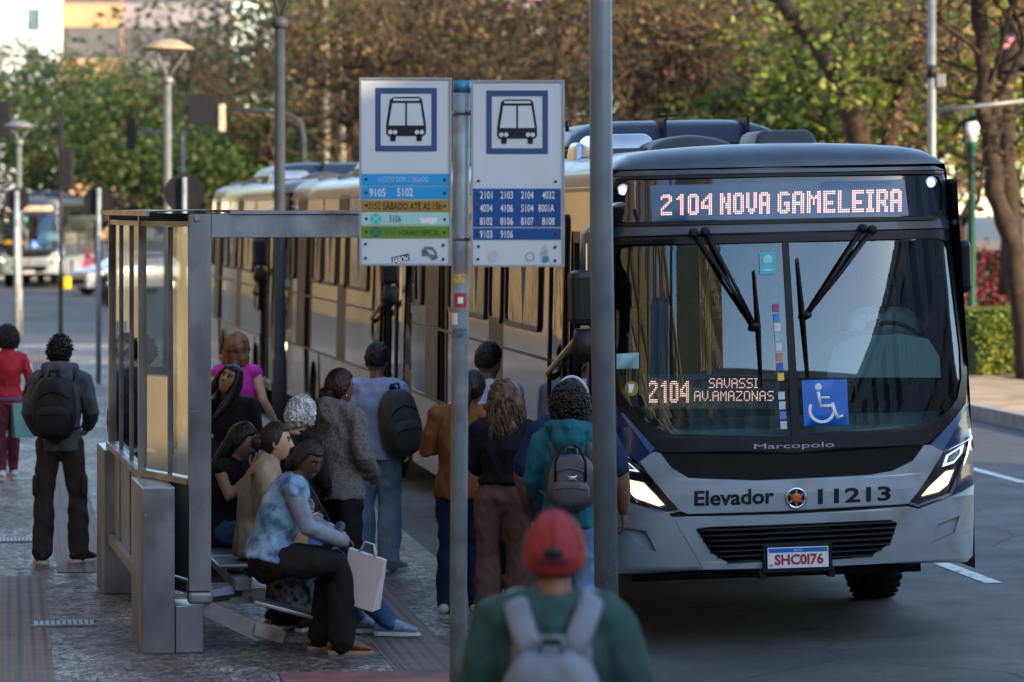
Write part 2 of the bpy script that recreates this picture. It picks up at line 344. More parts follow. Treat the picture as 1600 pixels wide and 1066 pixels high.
GLY = {
'2': "011110 111111 100011 000011 000110 001100 011000 110000 100000 111111 111111", '1': "000110 001110 011110 000110 000110 000110 000110 000110 000110 000110 000110",
'0': "011110 111111 110011 110011 110011 110011 110011 110011 110011 111111 011110", '4': "000011 000111 001111 011011 110011 110011 111111 111111 000011 000011 000011",
'N': "110011 110011 111011 111011 111011 110111 110111 110111 110011 110011 110011", 'O': "011110 111111 110011 110011 110011 110011 110011 110011 110011 111111 011110",
'V': "110011 110011 110011 110011 110011 110011 110011 110011 011110 011110 001100", 'A': "011110 111111 110011 110011 110011 111111 111111 110011 110011 110011 110011",
'G': "011110 111111 110000 110000 110000 110111 110111 110011 110011 111111 011110", 'M': "1100011 1100011 1110111 1111111 1101011 1101011 1101011 1100011 1100011 1100011 1100011",
'E': "111111 111111 110000 110000 110000 111110 111110 110000 110000 111111 111111", 'L': "110000 110000 110000 110000 110000 110000 110000 110000 110000 111111 111111",
'I': "1111 1111 0110 0110 0110 0110 0110 0110 0110 1111 1111", 'R': "111110 111111 110011 110011 110011 111110 111110 110110 110011 110011 110011",
' ': "000 000 000 000 000 000 000 000 000 000 000"}
G7 = {'S': "01111 10000 10000 01110 00001 00001 11110", 'A': "01110 10001 10001 11111 10001 10001 10001", 'V': "10001 10001 10001 10001 10001 01010 00100", 'I': "111 010 010 010 010 010 111", '.': "0 0 0 0 0 0 1", 'M': "10001 11011 10101 10101 10001 10001 10001", 'Z': "11111 00001 00010 00100 01000 10000 11111", 'O': "01110 10001 10001 10001 10001 10001 01110", 'N': "10001 11001 11001 10101 10011 10011 10001"}
def dots(txt, fonts, P):
    """LED dots; P(fx, fy) maps the unit box of the text to a 3-D point"""
    rows = len(next(iter(fonts.values())).split()); cells = []; x = 0
    for ch in txt:
        g = fonts[ch].split()
        for j, r in enumerate(g):
            for i, c in enumerate(r):
                if c == '1': cells.append((x+i, j))
        x += len(g[0])+1
    W = x-1; bm = B(); h = .36
    for i, j in cells:
        vs = []
        for k in range(6):
            a = k*math.pi/3; vs.append(bm.verts.new(P((i+.5+h*math.cos(a))/W, 1-(j+.5+h*math.sin(a))/rows)))
        bm.faces.new(vs)
    return bm
# ---------------------------------------------------------------- bus materials
navy = M('bus_navy_paint', (.012, .028, .085), .28, 0, .1, 3, coat=.8); silver = M('bus_silver_paint', (.32, .375, .415), .36, .15, .07, 3, coat=.4, dirt=((.20, .215, .22), 3.2), bump=.03, bscale=5)
sidep = M('bus_side_paint', (.085, .08, .075), .12, .6, .1, 2, coat=.45, dirt=((.07, .06, .05), 1.6), bump=.3, bscale=2.6); sidenavy = M('bus_side_navy', (.006, .010, .024), .45, 0, .15, 3, dirt=((.02, .02, .025), 2)); roofm = M('bus_roof_paint', (.058, .072, .095), .4, .3, .25, 2.5, coat=.15, dirt=((.05, .055, .065), 3))
blackp = M('black_trim', (.012, .013, .016), .42, 0, .2, 8, bump=.05, bscale=90); rubber = M('rubber', (.012, .012, .012), .8, 0, .3, 10)
darkg = M('dark_side_glass', (.004, .005, .006), .04, 0, .1, 3, spec=.3, bump=.3, bscale=2.2); wglass = glassM('windscreen_glass', (.66, .82, .84), .045, 0, .012)
ledglass = M('led_sign_glass', (.010, .016, .030), .06, 0, .1, 3, coat=.6); ledscr = M('led_screen', (.085, .15, .25), .25, 0, .06, 9); ledon = emitM('led_dot', (1, .52, .44), .55)
ledon2 = emitM('led_dot_amber', (1, .36, .04), 2.)
lampg = glassM('lamp_glass', (.95, .97, 1), .06); chrome = M('chrome', (.75, .77, .8), .12, 1, .05, 5); lampon = emitM('headlamp_beam', (1, .78, .48), 2.6); lampwarm = emitM('headlamp_bowl', (1, .66, .34), .7); lampside = emitM('marker_lamp', (.72, .88, 1), .32)
inner = M('bus_interior_grey', (.09, .105, .115), .7, 0, .2, 4); dash = M('dashboard_grey', (.16, .22, .24), .55, 0, .15, 3); yellow = M('yellow_rail', (.75, .42, .01), .35, 0, .08, 5)
blueS = M('blue_sign_vinyl', (.005, .13, .52), .4, 0, .05, 5); whiteS = M('white_vinyl', (.78, .80, .82), .45, 0, .04, 6); tealS = M('teal_sticker', (.05, .42, .48), .45, 0, .1, 20); meshm = M('grille_mesh', (.018, .018, .02), .5, 0, .2, 12)
alu = M('aluminium_trim', (.55, .56, .57), .3, .9, .1, 6); redl = M('red_letter', (.35, .02, .03), .5, 0, .1, 6); orange = M('orange_badge', (.62, .10, .025), .35, 0, .1, 8)
BUSLEN = 11.9
def make_bus(label, loc, rz, roll):
    bus = thing('city_bus', label, 'bus', loc, rz); bus.rotation_euler = (0, -roll, rz)
    o = lambda n, bm, m, par=bus, s=False, label=None: obj(n, bm, m, par, s, label)
    # ---- body: side walls, roof, rear, floor.  The cross-section is lofted along the length
    arc = [(1.172, 3.02), (1.165, 3.08), (1.14, 3.14), (1.09, 3.19), (1.0, 3.235), (.85, 3.262), (.6, 3.28), (.3, 3.292), (0, 3.296)]
    sec = [(-u, z) for u, z in arc]+[(u, z) for u, z in arc[::-1][1:]]
    bm = B(); rows = []
    for k in range(9):                                              # the domed front cap
        v = k/8; row = []
        for u, z in sec:
            zA = min(z, 3.135); tA = Ft(u, zA)-.004; tB = max(.78, tA); row.append(bm.verts.new((u, tA+(tB-tA)*(1-math.cos(v*math.pi/2)), zA+(z-zA)*math.sin(v*math.pi/2))))
        rows.append(row)
    for t in (1.5, 3, 6, 9, BUSLEN-.25, BUSLEN): rows.append([bm.verts.new((u*(1 if t < BUSLEN else .97), t, z-(0 if t < BUSLEN else .08))) for u, z in sec])
    for a, b in zip(rows, rows[1:]):
        for k in range(len(sec)-1): bm.faces.new((a[k], a[k+1], b[k+1], b[k])).smooth = True
    o('roof', bm, roofm)
    bm = B()                                                         # rain gutter and roof seams
    for s in (-1, 1): box(bm, s*1.178-.012, s*1.178+.012, .55, BUSLEN-.1, 2.995, 3.02)
    for t in (2.2, 4.4, 8.0, 10.2): box(bm, -1.0, 1.0, t, t+.03, 3.235, 3.3)
    o('roof_trim', bm, roofm)
    # ---- kerb side (u<0) and road side, as strips of panel
    def side(s, t0, t1, z0, z1, mi, bm, off=0., nz=4):
        vs = []
        for k in range(nz+1):
            z = z0+(z1-z0)*k/nz; vs.append([bm.verts.new((s*(Wz(z)+off), t, z)) for t in (t0, t1)])
        for a, b in zip(vs, vs[1:]):
            f = bm.faces.new((a[0], a[1], b[1], b[0]) if s > 0 else (a[1], a[0], b[0], b[1])); f.material_index = mi
    bm = B()
    # material 0 silver side, 1 navy, 2 lower silver
    DOORS = [(-1, .62, 1.98), (-1, 8.95, 9.75)]
    for s in (-1, 1):
        doors = [(a, b) for q, a, b in DOORS if q == s]; cuts = [.42]
        for a, b in doors: cuts += [a, b]
        cuts += [BUSLEN-.02]
        for a, b in zip(cuts[::2], cuts[1::2]):
            pts = sorted({a, b, *[x for x in (2.02, 2.6-.58, 2.6+.58, 3.2, 5.35, 6.25, 9.6, 10.75, 8.55-.6, 8.55+.4) if a < x < b]})
            for p, q in zip(pts, pts[1:]):
                m = (p+q)/2; dark = (5.3 < m < 6.3) or (9.6 < m < 10.8) or m > 11.6; wh = abs(m-2.6) < .5 or abs(m-8.55) < .38
                side(s, p, q, .98 if wh else .42, 1.12, 2, bm); side(s, p, q, 1.12, 3.03, 1 if dark else 0, bm)
        for a, b in doors: side(s, a, b, 2.72, 3.03, 0, bm)
        for tc, hw in ((2.6, .58), (8.55, .5)):                       # wheel arches
            A = [(tc+hw*math.cos(R(a)), .5+hw*1.02*math.sin(R(a))) for a in range(0, 181, 15)]
            for (t0, z0), (t1, z1) in zip(A, A[1:]):
                f = bm.faces.new([bm.verts.new((s*(Wz(z)+.012), t, z)) for t, z in ((t0, z0), (t1, z1), (t1, max(z1, 1.12)), (t0, max(z0, 1.12)))]); f.material_index = 2
                f = bm.faces.new([bm.verts.new((s*x, t, z)) for x, t, z in ((1.262, t0, z0), (1.262, t1, z1), (.75, t1, z1), (.75, t0, z0))]); f.material_index = 3
    box(bm, -1.2, 1.2, BUSLEN-.06, BUSLEN, .5, 3.1, 1); box(bm, -1.2, 1.2, .5, BUSLEN-.1, .62, .68, 3); box(bm, -1.0, 1.0, .9, BUSLEN-.4, .36, .62, 3)
    o('side_panels', bm, [sidep, sidenavy, silver, blackp])
    bm = B()                                                         # rub rails, skirt edge, panel seams
    for s in (-1, 1):
        for z in (1.12, 1.78):
            x = s*(Wz(z)+.006); box(bm, x-.008, x+.008, 2.0 if s < 0 else .45, BUSLEN-.05, z-.012, z+.012)
        for t in (3.22, 5.36, 6.24, 7.9, 9.8, 10.76):
            x = s*(Wz(1.5)+.002)
            prism(bm, [(x-.006, .45), (x+.006, .45), (s*(Wz(3)+.002)+.006, 3.0), (s*(Wz(3)+.002)-.006, 3.0)], t, t+.014)
    o('side_mouldings', bm, blackp)
    # ---- side windows: frame, dark glass, sliding-pane bar
    def window(s, t0, t1, z0=1.96, z1=2.84, bar=True):
        f = B(); L = rrect(t0, t1, z0, z1, .09); Li = rrect(t0+.045, t1-.045, z0+.045, z1-.045, .06)
        X = lambda z, off: s*(Wz(z)+off); n = len(L)
        a = [f.verts.new((X(z, .004), t, z)) for t, z in L]; b = [f.verts.new((X(z, .022), t, z)) for t, z in L]; c = [f.verts.new((X(z, .022), t, z)) for t, z in Li]; d = [f.verts.new((X(z, .006), t, z)) for t, z in Li]
        for P, Q in ((a, b), (b, c), (c, d)):
            for k in range(n): f.faces.new((P[k], P[(k+1) % n], Q[(k+1) % n], Q[k]))
        fr = o('window', f, blackp); g = B(); g.faces.new([g.verts.new((X(z, .008), t, z)) for t, z in Li]); o('pane', g, darkg, fr)
        if bar:
            g = B(); zz = z1-.27; x = X(zz, .012); box(g, x-.01, x+.012, t0+.05, t1-.05, zz-.014, zz+.014); m = (t0+t1)/2; box(g, X(2.3, .012)-.01, X(2.3, .012)+.012, m-.02, m+.02, z0+.05, zz); o('sliding_bar', g, alu, fr)
    for t0, t1 in ((3.36, 5.2), (6.4, 7.75), (7.95, 8.9), (10.95, 11.55)): window(-1, t0, t1)
    window(-1, 5.42, 6.16, bar=False)
    for t0, t1 in ((1.0, 1.9), (2.1, 3.6), (3.75, 5.25), (5.4, 6.9), (7.05, 8.55), (8.7, 10.2), (10.35, 11.4)): window(1, t0, t1)
    window(-1, 2.14, 2.86, 1.45, 2.84, bar=False)
    # ---- doors: black frame, glazed leaves, yellow rails
    for q, a, b in DOORS:
        f = B(); X = lambda z: q*(Wz(z)-.03)
        for t0, t1 in ((a, a+.07), ((a+b)/2-.05, (a+b)/2+.05), (b-.07, b)): prism(f, [(X(.45)-.02, .45), (X(.45)+.02, .45), (X(2.72)+.02, 2.72), (X(2.72)-.02, 2.72)], t0, t1)
        for z0, z1 in ((.42, .5), (2.64, 2.72)): box(f, X(z0)-.02, X(z0)+.02, a, b, z0, z1)
        d = o('door', f, blackp); g = B()
        for t0, t1 in ((a+.07, (a+b)/2-.05), ((a+b)/2+.05, b-.07)): g.faces.new([g.verts.new((X(z), t, z)) for t, z in ((t0, .5), (t1, .5), (t1, 2.64), (t0, 2.64))])
        o('pane', g, glassM('door_glass', (.22, .25, .26), .06), d); g = B()
        tube(g, [(X(1.5)+.09, a+.12, 1.35), (X(1.9)+.09, b-.15, 2.0)], .022, 8); tube(g, [(X(1.5)+.3, a+.2, 1.0), (X(1.9)+.3, b-.05, 1.72)], .022, 8); o('handrail', g, yellow, d)
        if a < 1: g = B(); tube(g, [(-1.24, .80, 2.02), (-1.285, .84, 2.08), (-1.285, 2.62, 1.70), (-1.24, 2.66, 1.66)], .023, 8); o('handrail', g, yellow, d)
        g = B(); box(g, -1.24, -.9, a+.03, b-.03, .51, .54); box(g, -.95, -.6, a+.03, b-.03, .66, .70); o('step', g, alu, d)
    # ---- wheels
    for t in (2.6, 8.55):
        for s in (-1, 1):
            bm = B(); mt = Matrix.Translation((s*1.07, t, .5)) @ Matrix.Rotation(R(90), 4, 'Y')
            lathe(bm, [(.3, -.13), (.44, -.145), (.485, -.12), (.5, -.06), (.5, .06), (.485, .12), (.44, .145), (.3, .13)], 40, mt)
            for k in range(36):
                a = k*math.pi/18
                for y in (-.09, 0, .09): box(bm, -.02, .02, y-.038, y+.038, .49, .5015, mat=Matrix.Translation((s*1.07, t, .5)) @ Matrix.Rotation(a+(.09 if y == 0 else 0), 4, 'X') @ Matrix.Rotation(R(90), 4, 'Z'))
            wh = o('wheel', bm, rubber); bm = B(); lathe(bm, [(.29, .135*s), (.3, .10*s), (.2, .06*s), (.16, .12*s), (.02, .13*s)], 28, mt)
            for k in range(10): lathe(bm, [(.014, .0), (.014, .13)], 6, mt @ Matrix.Translation((.11*math.cos(k*.628), .11*math.sin(k*.628), .0 if s > 0 else -.13)))
            o('rim', bm, alu, wh)
    # ---- front panels (outlines in photo pixels, laid on the curved front)
    led_o = UZ([(955, 293), (962, 280), (978, 275), (1200, 270), (1455, 267), (1471, 272), (1477, 288), (1477, 330), (1470, 341), (1455, 344), (1200, 349), (975, 354), (960, 350), (955, 338)])
    led_i = UZ([(961, 295), (968, 285), (980, 281), (1200, 276), (1452, 273), (1466, 277), (1471, 290), (1471, 326), (1464, 336), (1452, 338), (1200, 343), (978, 348), (966, 344), (961, 335)])
    o('led_sign_frame', patch([led_o, led_i], .012), blackp)
    sg = o('led_sign', patch([led_i], -.004), ledglass); o('led_screen', patch([UZ([(1016, 290), (1413, 280), (1420, 337), (1019, 347)])], .0, thick=0), ledscr, sg)
    def Pz(x0, x1, yt, yb, off):
        c = [uz(x0, yb[0]), uz(x1, yb[1]), uz(x0, yt[0]), uz(x1, yt[1])]
        def P(a, b):
            u = (c[0][0]*(1-a)+c[1][0]*a)*(1-b)+(c[2][0]*(1-a)+c[3][0]*a)*b; z = (c[0][1]*(1-a)+c[1][1]*a)*(1-b)+(c[2][1]*(1-a)+c[3][1]*a)*b
            return Vector((u, Ft(u, z)-off, z))
        return P
    W0 = Pz(1032, 1409, (304, 295), (337, 331), .003)
    for wd, f0, f1 in (('2104', 0, 27/131), ('NOVA', 31/131, 58/131), ('GAMELEIRA', 62/131, 1.)): o('led_word', dots(wd, GLY, lambda a, b, f0=f0, f1=f1: W0(f0+(f1-f0)*a, b)), ledon, sg)
    g = B(); P = Pz(1022, 1414, (292, 283), (343, 334), .0015)        # the unlit dots of the board
    for i in range(118):
        for j in range(15): g.faces.new([g.verts.new(P((i+.5+.2*x)/118, (j+.5+.2*y)/15)) for x, y in ((-1, -1), (1, -1), (1, 1), (-1, 1))])
    o('led_matrix', g, M('led_off_dot', (.14, .22, .32), .4, 0, .05, 5), sg)
    for px, py in ((973, 297), (1454, 285)):
        u, z = uz(px, py); mt = Matrix.Translation((u, Ft(u, z)+.0, z)) @ Matrix.Rotation(R(90), 4, 'X')
        bm = B(); lathe(bm, [(.040, -.005), (.040, .012), (.033, .016), (.03, .008)], 20, mt); mk = o('marker_light', bm, chrome); bm = B(); lathe(bm, [(.03, .0), (.028, .012), (.012, .017)], 16, mt); o('lens', bm, lampside, mk)
    fill_o = UZ([(951, 300), (955, 275), (968, 268), (1200, 262), (1462, 260), (1480, 268), (1488, 300), (1492, 352), (1480, 358), (1230, 362), (960, 372), (948, 366)])
    o('upper_mask', patch([fill_o, led_o], .0), roofm)
    ws_i = UZ([(962, 400), (968, 389), (980, 385), (1225, 378), (1462, 372), (1476, 376), (1481, 388), (1490, 462), (1500, 545), (1502, 590), (1496, 622), (1484, 640), (1472, 652), (1434, 666), (1241, 681), (1119, 681), (1053, 679), (1024, 668), (1003, 654), (985, 635), (969, 612), (962, 590), (960, 500)])
    ws_o = UZ([(948, 366), (960, 372), (1230, 362), (1480, 358), (1492, 352), (1497, 392), (1506, 470), (1514, 560), (1509, 630), (1490, 655), (1452, 690), (1447, 694), (1240, 708), (1031, 707), (1020, 705), (1014, 688), (990, 668), (966, 642), (953, 600), (949, 500)])
    lg = UZ([(1086, 826), (1110, 823), (1240, 819), (1390, 812), (1401, 817), (1390, 849), (1359, 869), (1294, 875), (1132, 877), (1110, 863)])
    Zs = [.52+.1*k for k in range(27)]; base = [(Wz(z)*.9995, z) for z in Zs]+[(-Wz(z)*.9995, z) for z in Zs[::-1]]
    o('front_shell', patch([base, ws_i, led_i, lg], -.075, thick=0, du=.04), navy)
    o('windscreen_surround', patch([ws_o, ws_i], .006), blackp)
    ws = o('windscreen', patch([ws_i], -.006, thick=0, du=.05, dz=.05), wglass, s=True)
    o('centre_pillar', patch([UZ([(1222, 378), (1232, 378), (1250, 682), (1237, 682)])], .004), blackp)
    o('side_corner', patch([UZ([(953, 600), (966, 642), (990, 668), (1014, 688), (1016, 709), (998, 722), (976, 709), (960, 700), (950, 705), (950, 640)])], .003), navy)
    o('side_corner', patch([UZ([(1514, 560), (1518, 600), (1521, 680), (1517, 683), (1473, 705), (1453, 694), (1490, 655), (1509, 630)])], .003), navy)
    o('side_corner', patch([UZ([(950, 705), (960, 700), (970, 752), (994, 788), (961, 779), (949, 775)])], .001), navy)
    o('side_corner', patch([UZ([(1521, 680), (1521, 757), (1434, 795), (1486, 773), (1512, 709), (1517, 683)])], .001), navy)
    bm = patch([UZ([(969, 646), (974, 646), (1022, 700), (1016, 709)])], .009); o('light_stripe', bm, M('bus_blue_stripe', (.06, .12, .24), .3, 0, .05, 3, coat=.6)); bm = patch([UZ([(1507, 632), (1511, 632), (1473, 704), (1455, 696)])], .009); o('light_stripe', bm, M('bus_blue_stripe', (.06, .12, .24), .3, 0, .05, 3, coat=.6))
    gr = UZ([(1031, 708), (1240, 709), (1443, 696), (1426, 720), (1394, 736), (1359, 742), (1184, 751), (1075, 747), (1049, 731)])
    go = o('upper_grille', patch([gr], -.02, thick=0), M('grille_black', (.006, .006, .007), .6, 0, .1, 5))
    bm = B(); zs = [p[1] for p in gr]; us = [p[0] for p in gr]; j = 0; z = min(zs)
    def inside(u, z, L):
        c = False
        for i in range(len(L)):
            p, q = L[i], L[i-1]
            if (p[1] > z) != (q[1] > z) and u < (q[0]-p[0])*(z-p[1])/(q[1]-p[1])+p[0]: c = not c
        return c
    while z < max(zs):                                               # perforated mesh
        u = min(us)+(.011 if j % 2 else 0)
        while u < max(us):
            if inside(u, z, gr):
                t = Ft(u, z)+.004; pts = [Vector((u+dx, t, z+dz)) for dx, dz in ((-.011, 0), (0, .008), (.011, 0), (0, -.008))]
                for p, q in zip(pts, pts[1:]+pts[:1]):
                    d = (q-p).normalized(); nrm = Vector((-d.z, 0, d.x))*.0022; bm.faces.new([bm.verts.new(x) for x in (p-nrm, q-nrm, q+nrm, p+nrm)])
            u += .022
        z += .008; j += 1
    o('grille_mesh', bm, meshm, go)
    hood = UZ([(1000, 721), (1016, 709), (1022, 706), (1031, 708), (1049, 731), (1075, 747), (1184, 751), (1359, 742), (1394, 736), (1426, 720), (1443, 696), (1453, 695), (1473, 705), (1438, 762), (1418, 787), (1240, 798), (1075, 803), (1064, 799), (1012, 740)])
    o('front_panel', patch([hood], .012), silver)
    o('panel_gap', patch([UZ([(1066, 799), (1075, 803), (1240, 798), (1418, 787), (1436, 793), (1240, 806), (1051, 808)])], -.012), blackp)
    bump = UZ([(1051, 808), (1075, 807), (1240, 803), (1418, 791), (1434, 795), (1386, 880), (1240, 888), (1099, 890)])
    o('bumper', patch([bump, lg], .016), silver)
    lgo = o('lower_grille', patch([lg], -.05, thick=0), blackp); bm = B()
    for k in range(7):
        f = .08+k*.14; zc = min(p[1] for p in lg)+f*(max(p[1] for p in lg)-min(p[1] for p in lg)); a = [u/200 for u in range(-240, 241) if inside(u/200, zc+.012*u/200, lg)]
        if a:
            pts = []
            for i in range(13):
                u = a[0]+(a[-1]-a[0])*i/12; z = zc+.012*u; pts.append(Vector((u, Ft(u, z), z)))
            tube(bm, pts, [(.03, .009)]*13, 8, side=Vector((0, 1, .25)))
    o('slat', bm, blackp, lgo)
    bl = UZ([(949, 775), (961, 779), (994, 788), (1044, 803), (1051, 808), (1099, 890), (963, 896), (949, 880)]); br = UZ([(1521, 757), (1519, 868), (1510, 878), (1386, 880), (1434, 795)])
    fl = UZ([(974, 824), (1009, 830), (1025, 862), (996, 852)]); fr = UZ([(1499, 806), (1464, 819), (1453, 849), (1491, 832)])
    for lo, fo in ((bl, fl), (br, fr)):
        c = o('bumper_corner', patch([lo, fo], .012), silver); o('recess', patch([fo], -.015, thick=0), silver, c)
    # ---- headlights
    for sgn, out, low, hi in ((-1, [(976, 709), (1012, 740), (1064, 799), (1044, 803), (994, 788), (972, 752), (964, 716)], [(975, 745), (1006, 752), (1043, 792), (1034, 795), (1000, 783), (982, 768)], [(972, 716), (984, 724), (1000, 738), (975, 735)]),
                              (1, [(1517, 683), (1512, 709), (1486, 773), (1434, 792), (1418, 787), (1438, 762), (1473, 705)], [(1481, 734), (1495, 731), (1484, 758), (1468, 771), (1438, 779), (1452, 762)], [(1480, 712), (1508, 694), (1505, 708), (1492, 724), (1474, 730)])):
        ho = UZ(out); hl = o('headlight', patch([ho], -.04, thick=0), M('lamp_housing', (.03, .032, .036), .3, .2, .1, 5))
        o('reflector', patch([UZ(low)], -.028, thick=.01), chrome, hl)
        u = sum(p[0] for p in UZ(low))/len(low); z = sum(p[1] for p in UZ(low))/len(low); bm = B()
        cx, cy = sum(p[0] for p in low)/len(low), sum(p[1] for p in low)/len(low)
        patch([UZ([(cx+(x-cx)*.88, cy+(y-cy)*.86) for x, y in low])], -.024, bm=bm, thick=0); o('bowl', bm, lampwarm, hl); o('beam', patch([UZ([(cx+(x-cx)*.46+(2 if sgn < 0 else 4), cy+(y-cy)*.42-2) for x, y in low])], -.020, thick=0), lampon, hl)
        hx, hy = sum(p[0] for p in hi)/len(hi), sum(p[1] for p in hi)/len(hi)
        bm = patch([UZ(hi), UZ([(hx+(x-hx)*.68, hy+(y-hy)*.68) for x, y in hi])], -.02, thick=.01); o('running_light', bm, lampside, hl)
        bm = patch([UZ([(hx+(x-hx)*.5, hy+(y-hy)*.5) for x, y in hi])], -.026, thick=.01); o('indicator', bm, chrome, hl)
        cx, cy = sum(p[0] for p in out)/len(out), sum(p[1] for p in out)/len(out)
        o('chrome_edge', patch([ho, UZ([(cx+(x-cx)*.93, cy+(y-cy)*.93) for x, y in out])], .012, thick=.04), chrome, hl)
        o('lens', patch([ho], .004, thick=0), lampg, hl)
    # ---- lettering, badge, plate
    o('side_word', surf_text('Elevador', 1084, 1209, (767, 762), (791, 787), .0145, .028), blackp); o('fleet_number', surf_text('11213', 1277, 1391, (764, 759), (788, 782), .0145, .028), blackp)
    o('maker_lettering', surf_text('Marcopolo', 1178, 1303, (694, 690), (704, 701), .0085, .0), M('dull_chrome', (.3, .3, .32), .3, .9, .1, 5))
    u, z = uz(1243, 778); mt = Matrix.Translation((u, Ft(u, z)-.012, z)) @ Matrix.Rotation(R(90), 4, 'X'); bm = B(); lathe(bm, [(.070, -.01), (.070, .012), (.058, .016), (.056, .006)], 28, mt); bd = o('badge', bm, chrome)
    bm = B(); lathe(bm, [(.057, .0), (.057, .008)], 24, mt); o('badge_field', bm, blackp, bd); bm = B()
    for k in range(6): a = k*math.pi/3+.52; b2 = bmesh.new(); bmesh.ops.create_cube(b2, size=1); bmesh.ops.scale(b2, vec=(.05, .012, .012), verts=b2.verts); bmesh.ops.translate(b2, vec=(.03, 0, .011), verts=b2.verts); add(bm, b2, mt @ Matrix.Rotation(a, 4, 'Z'))
    o('badge_star', bm, chrome, bd); bm = B(); lathe(bm, [(.036, .0), (.034, .02), (.02, .026)], 8, mt); o('badge_hub', bm, orange, bd)
    c = UZ([(1197, 856), (1292, 852), (1292, 884), (1198, 888)]); u0, u1 = c[0][0], c[1][0]; z0, z1 = (c[2][1]+c[3][1])/2, (c[0][1]+c[1][1])/2; yp = Ft(0, (z0+z1)/2)-.05
    bm = B(); box(bm, u0, u1, yp, yp+.012, z0, z1, bev=.003); pl = o('number_plate', bm, whiteS); um = (u0+u1)/2
    bm = B(); box(bm, u0+.006, u1-.006, yp-.002, yp, z1-.032, z1-.004); o('plate_band', bm, blueS, pl)
    def ptext(s, x0, x1, a, b, m, n, bold=.0):
        bm = fit_text(s, x0, x1, a, b, bold)
        for v in bm.verts: v.co = Vector((v.co.x, yp-.004, v.co.y))
        o(n, bm, m, pl)
    ptext('SHC0I76', u0+.045, u1-.035, z0+.022, z1-.043, redl, 'plate_number', .03); ptext('BRASIL', um-.03, um+.03, z1-.026, z1-.012, whiteS, 'plate_country'); ptext('BR', u0+.012, u0+.033, z0+.014, z0+.028, blackp, 'plate_code'); bm = B(); box(bm, u1-.04, u1-.014, yp-.004, yp-.002, z1-.027, z1-.01); o('plate_flag', bm, M('flag_green', (.02, .25, .06), .5, 0, .1, 9), pl)
    bm = B(); box(bm, u0-.03, u1+.03, yp+.013, yp+.03, z0-.03, z1+.02, bev=.006); box(bm, um-.25, um-.21, yp+.03, yp+.12, z0-.07, z0); box(bm, um+.21, um+.25, yp+.03, yp+.12, z0-.07, z0); box(bm, um-.13, um+.23, yp+.035, yp+.07, z1+.10, z1+.135, bev=.01); o('plate_bracket', bm, blackp)
    # ---- wipers, mirrors
    def fp(px, py, off): u, z = uz(px, py); return Vector((u, Ft(u, z)-off, z))
    for pv, el, bl in ((((1083, 364), (1101, 362)), (1178, 509), ((1177, 422), (1184, 510), (1189, 606))), (((1347, 357), (1362, 359)), (1258, 492), ((1245, 403), (1253, 490), (1262, 591)))):
        bm = B()
        for q in pv:
            tube(bm, [fp(*q, .02), fp((q[0]*.5+el[0]*.5), (q[1]*.5+el[1]*.5), .075), fp(*el, .055)], [.016, .013, .011], 8); lathe(bm, [(.03, -.02), (.03, .03), (.015, .045)], 12, Matrix.Translation(fp(*q, .01)) @ Matrix.Rotation(R(90), 4, 'X'))
        ell(bm, fp(*el, .055), (.035, .03, .025), sub=2); wi = o('wiper', bm, blackp); bm = B(); tube(bm, [fp(*bl[0], .025), fp(*bl[1], .04), fp(*bl[2], .025)], [(.006, .012), (.012, .022), (.006, .012)], 8); o('blade', bm, rubber, wi)
    for s, c, sz in ((1, (1.262, .62, 2.44), (.055, .10, .18)), (-1, (-1.40, .22, 2.30), (.095, .08, .18))):
        bm = B(); box(bm, -sz[0], sz[0], -sz[1], sz[1], -sz[2], sz[2], bev=.045, mat=Matrix.Translation(c) @ Matrix.Rotation(R(-12*s), 4, 'Z'))
        if s < 0: lathe(bm, [(.02, -.42), (.1, -.36), (.06, -.2)], 12, Matrix.Translation(c))
        mi = o('mirror', bm, blackp if s > 0 else M('mirror_grey', (.018, .02, .022), .45, 0, .1, 4)); bm = B(); tube(bm, [(c[0], c[1], c[2]+.15), (c[0], c[1]-.04, c[2]+.42), (s*1.25, .12, c[2]+.60), (s*1.1, .35, c[2]+.6)] if s < 0 else [(c[0], c[1], c[2]+.15), (c[0]-.1, c[1]+.1, c[2]+.25), (s*1.17, .45, c[2]+.3)], .02, 8); o('mirror_arm', bm, alu if s < 0 else blackp, mi)
    # ---- stickers behind and on the screen
    def stick(n, L, m, off=.004, par=ws): return o(n, patch([UZ(L)], off, thick=0), m, par)
    ac = stick('access_sign', [(1252, 594), (1323, 593), (1326, 664), (1256, 666)], blueS, .006)
    ring = [fp(1284+19*math.cos(R(a)), 640+19*math.sin(R(a)), .0085) for a in range(-35, 215, 10)]; bm = B()
    ln = lambda L, wd=.011: tube(bm, [fp(x, y, .009) for x, y in L], [(wd, .0015)]*len(L), 6, side=Vector((1, 0, 0)) if abs(L[0][0]-L[-1][0]) < abs(L[0][1]-L[-1][1]) else Vector((0, 0, 1)))
    n_ = len(ring)
    for a, b in zip(ring, ring[1:]):
        cc = fp(1284, 640, .0085); q = lambda p, k: cc+(p-cc)*k; bm.faces.new([bm.verts.new(x) for x in (q(a, .88), q(b, .88), q(b, 1.12), q(a, 1.12))])
    ln([(1278, 612), (1281, 634)]); ln([(1280, 635), (1300, 634)]); ln([(1300, 634), (1309, 654)]); ln([(1308, 653), (1317, 649)], .008); ln([(1279, 622), (1296, 621)], .008); ell(bm, fp(1278, 605, .009), (.025, .002, .025), sub=2); o('wheelchair_symbol', bm, whiteS, ac)
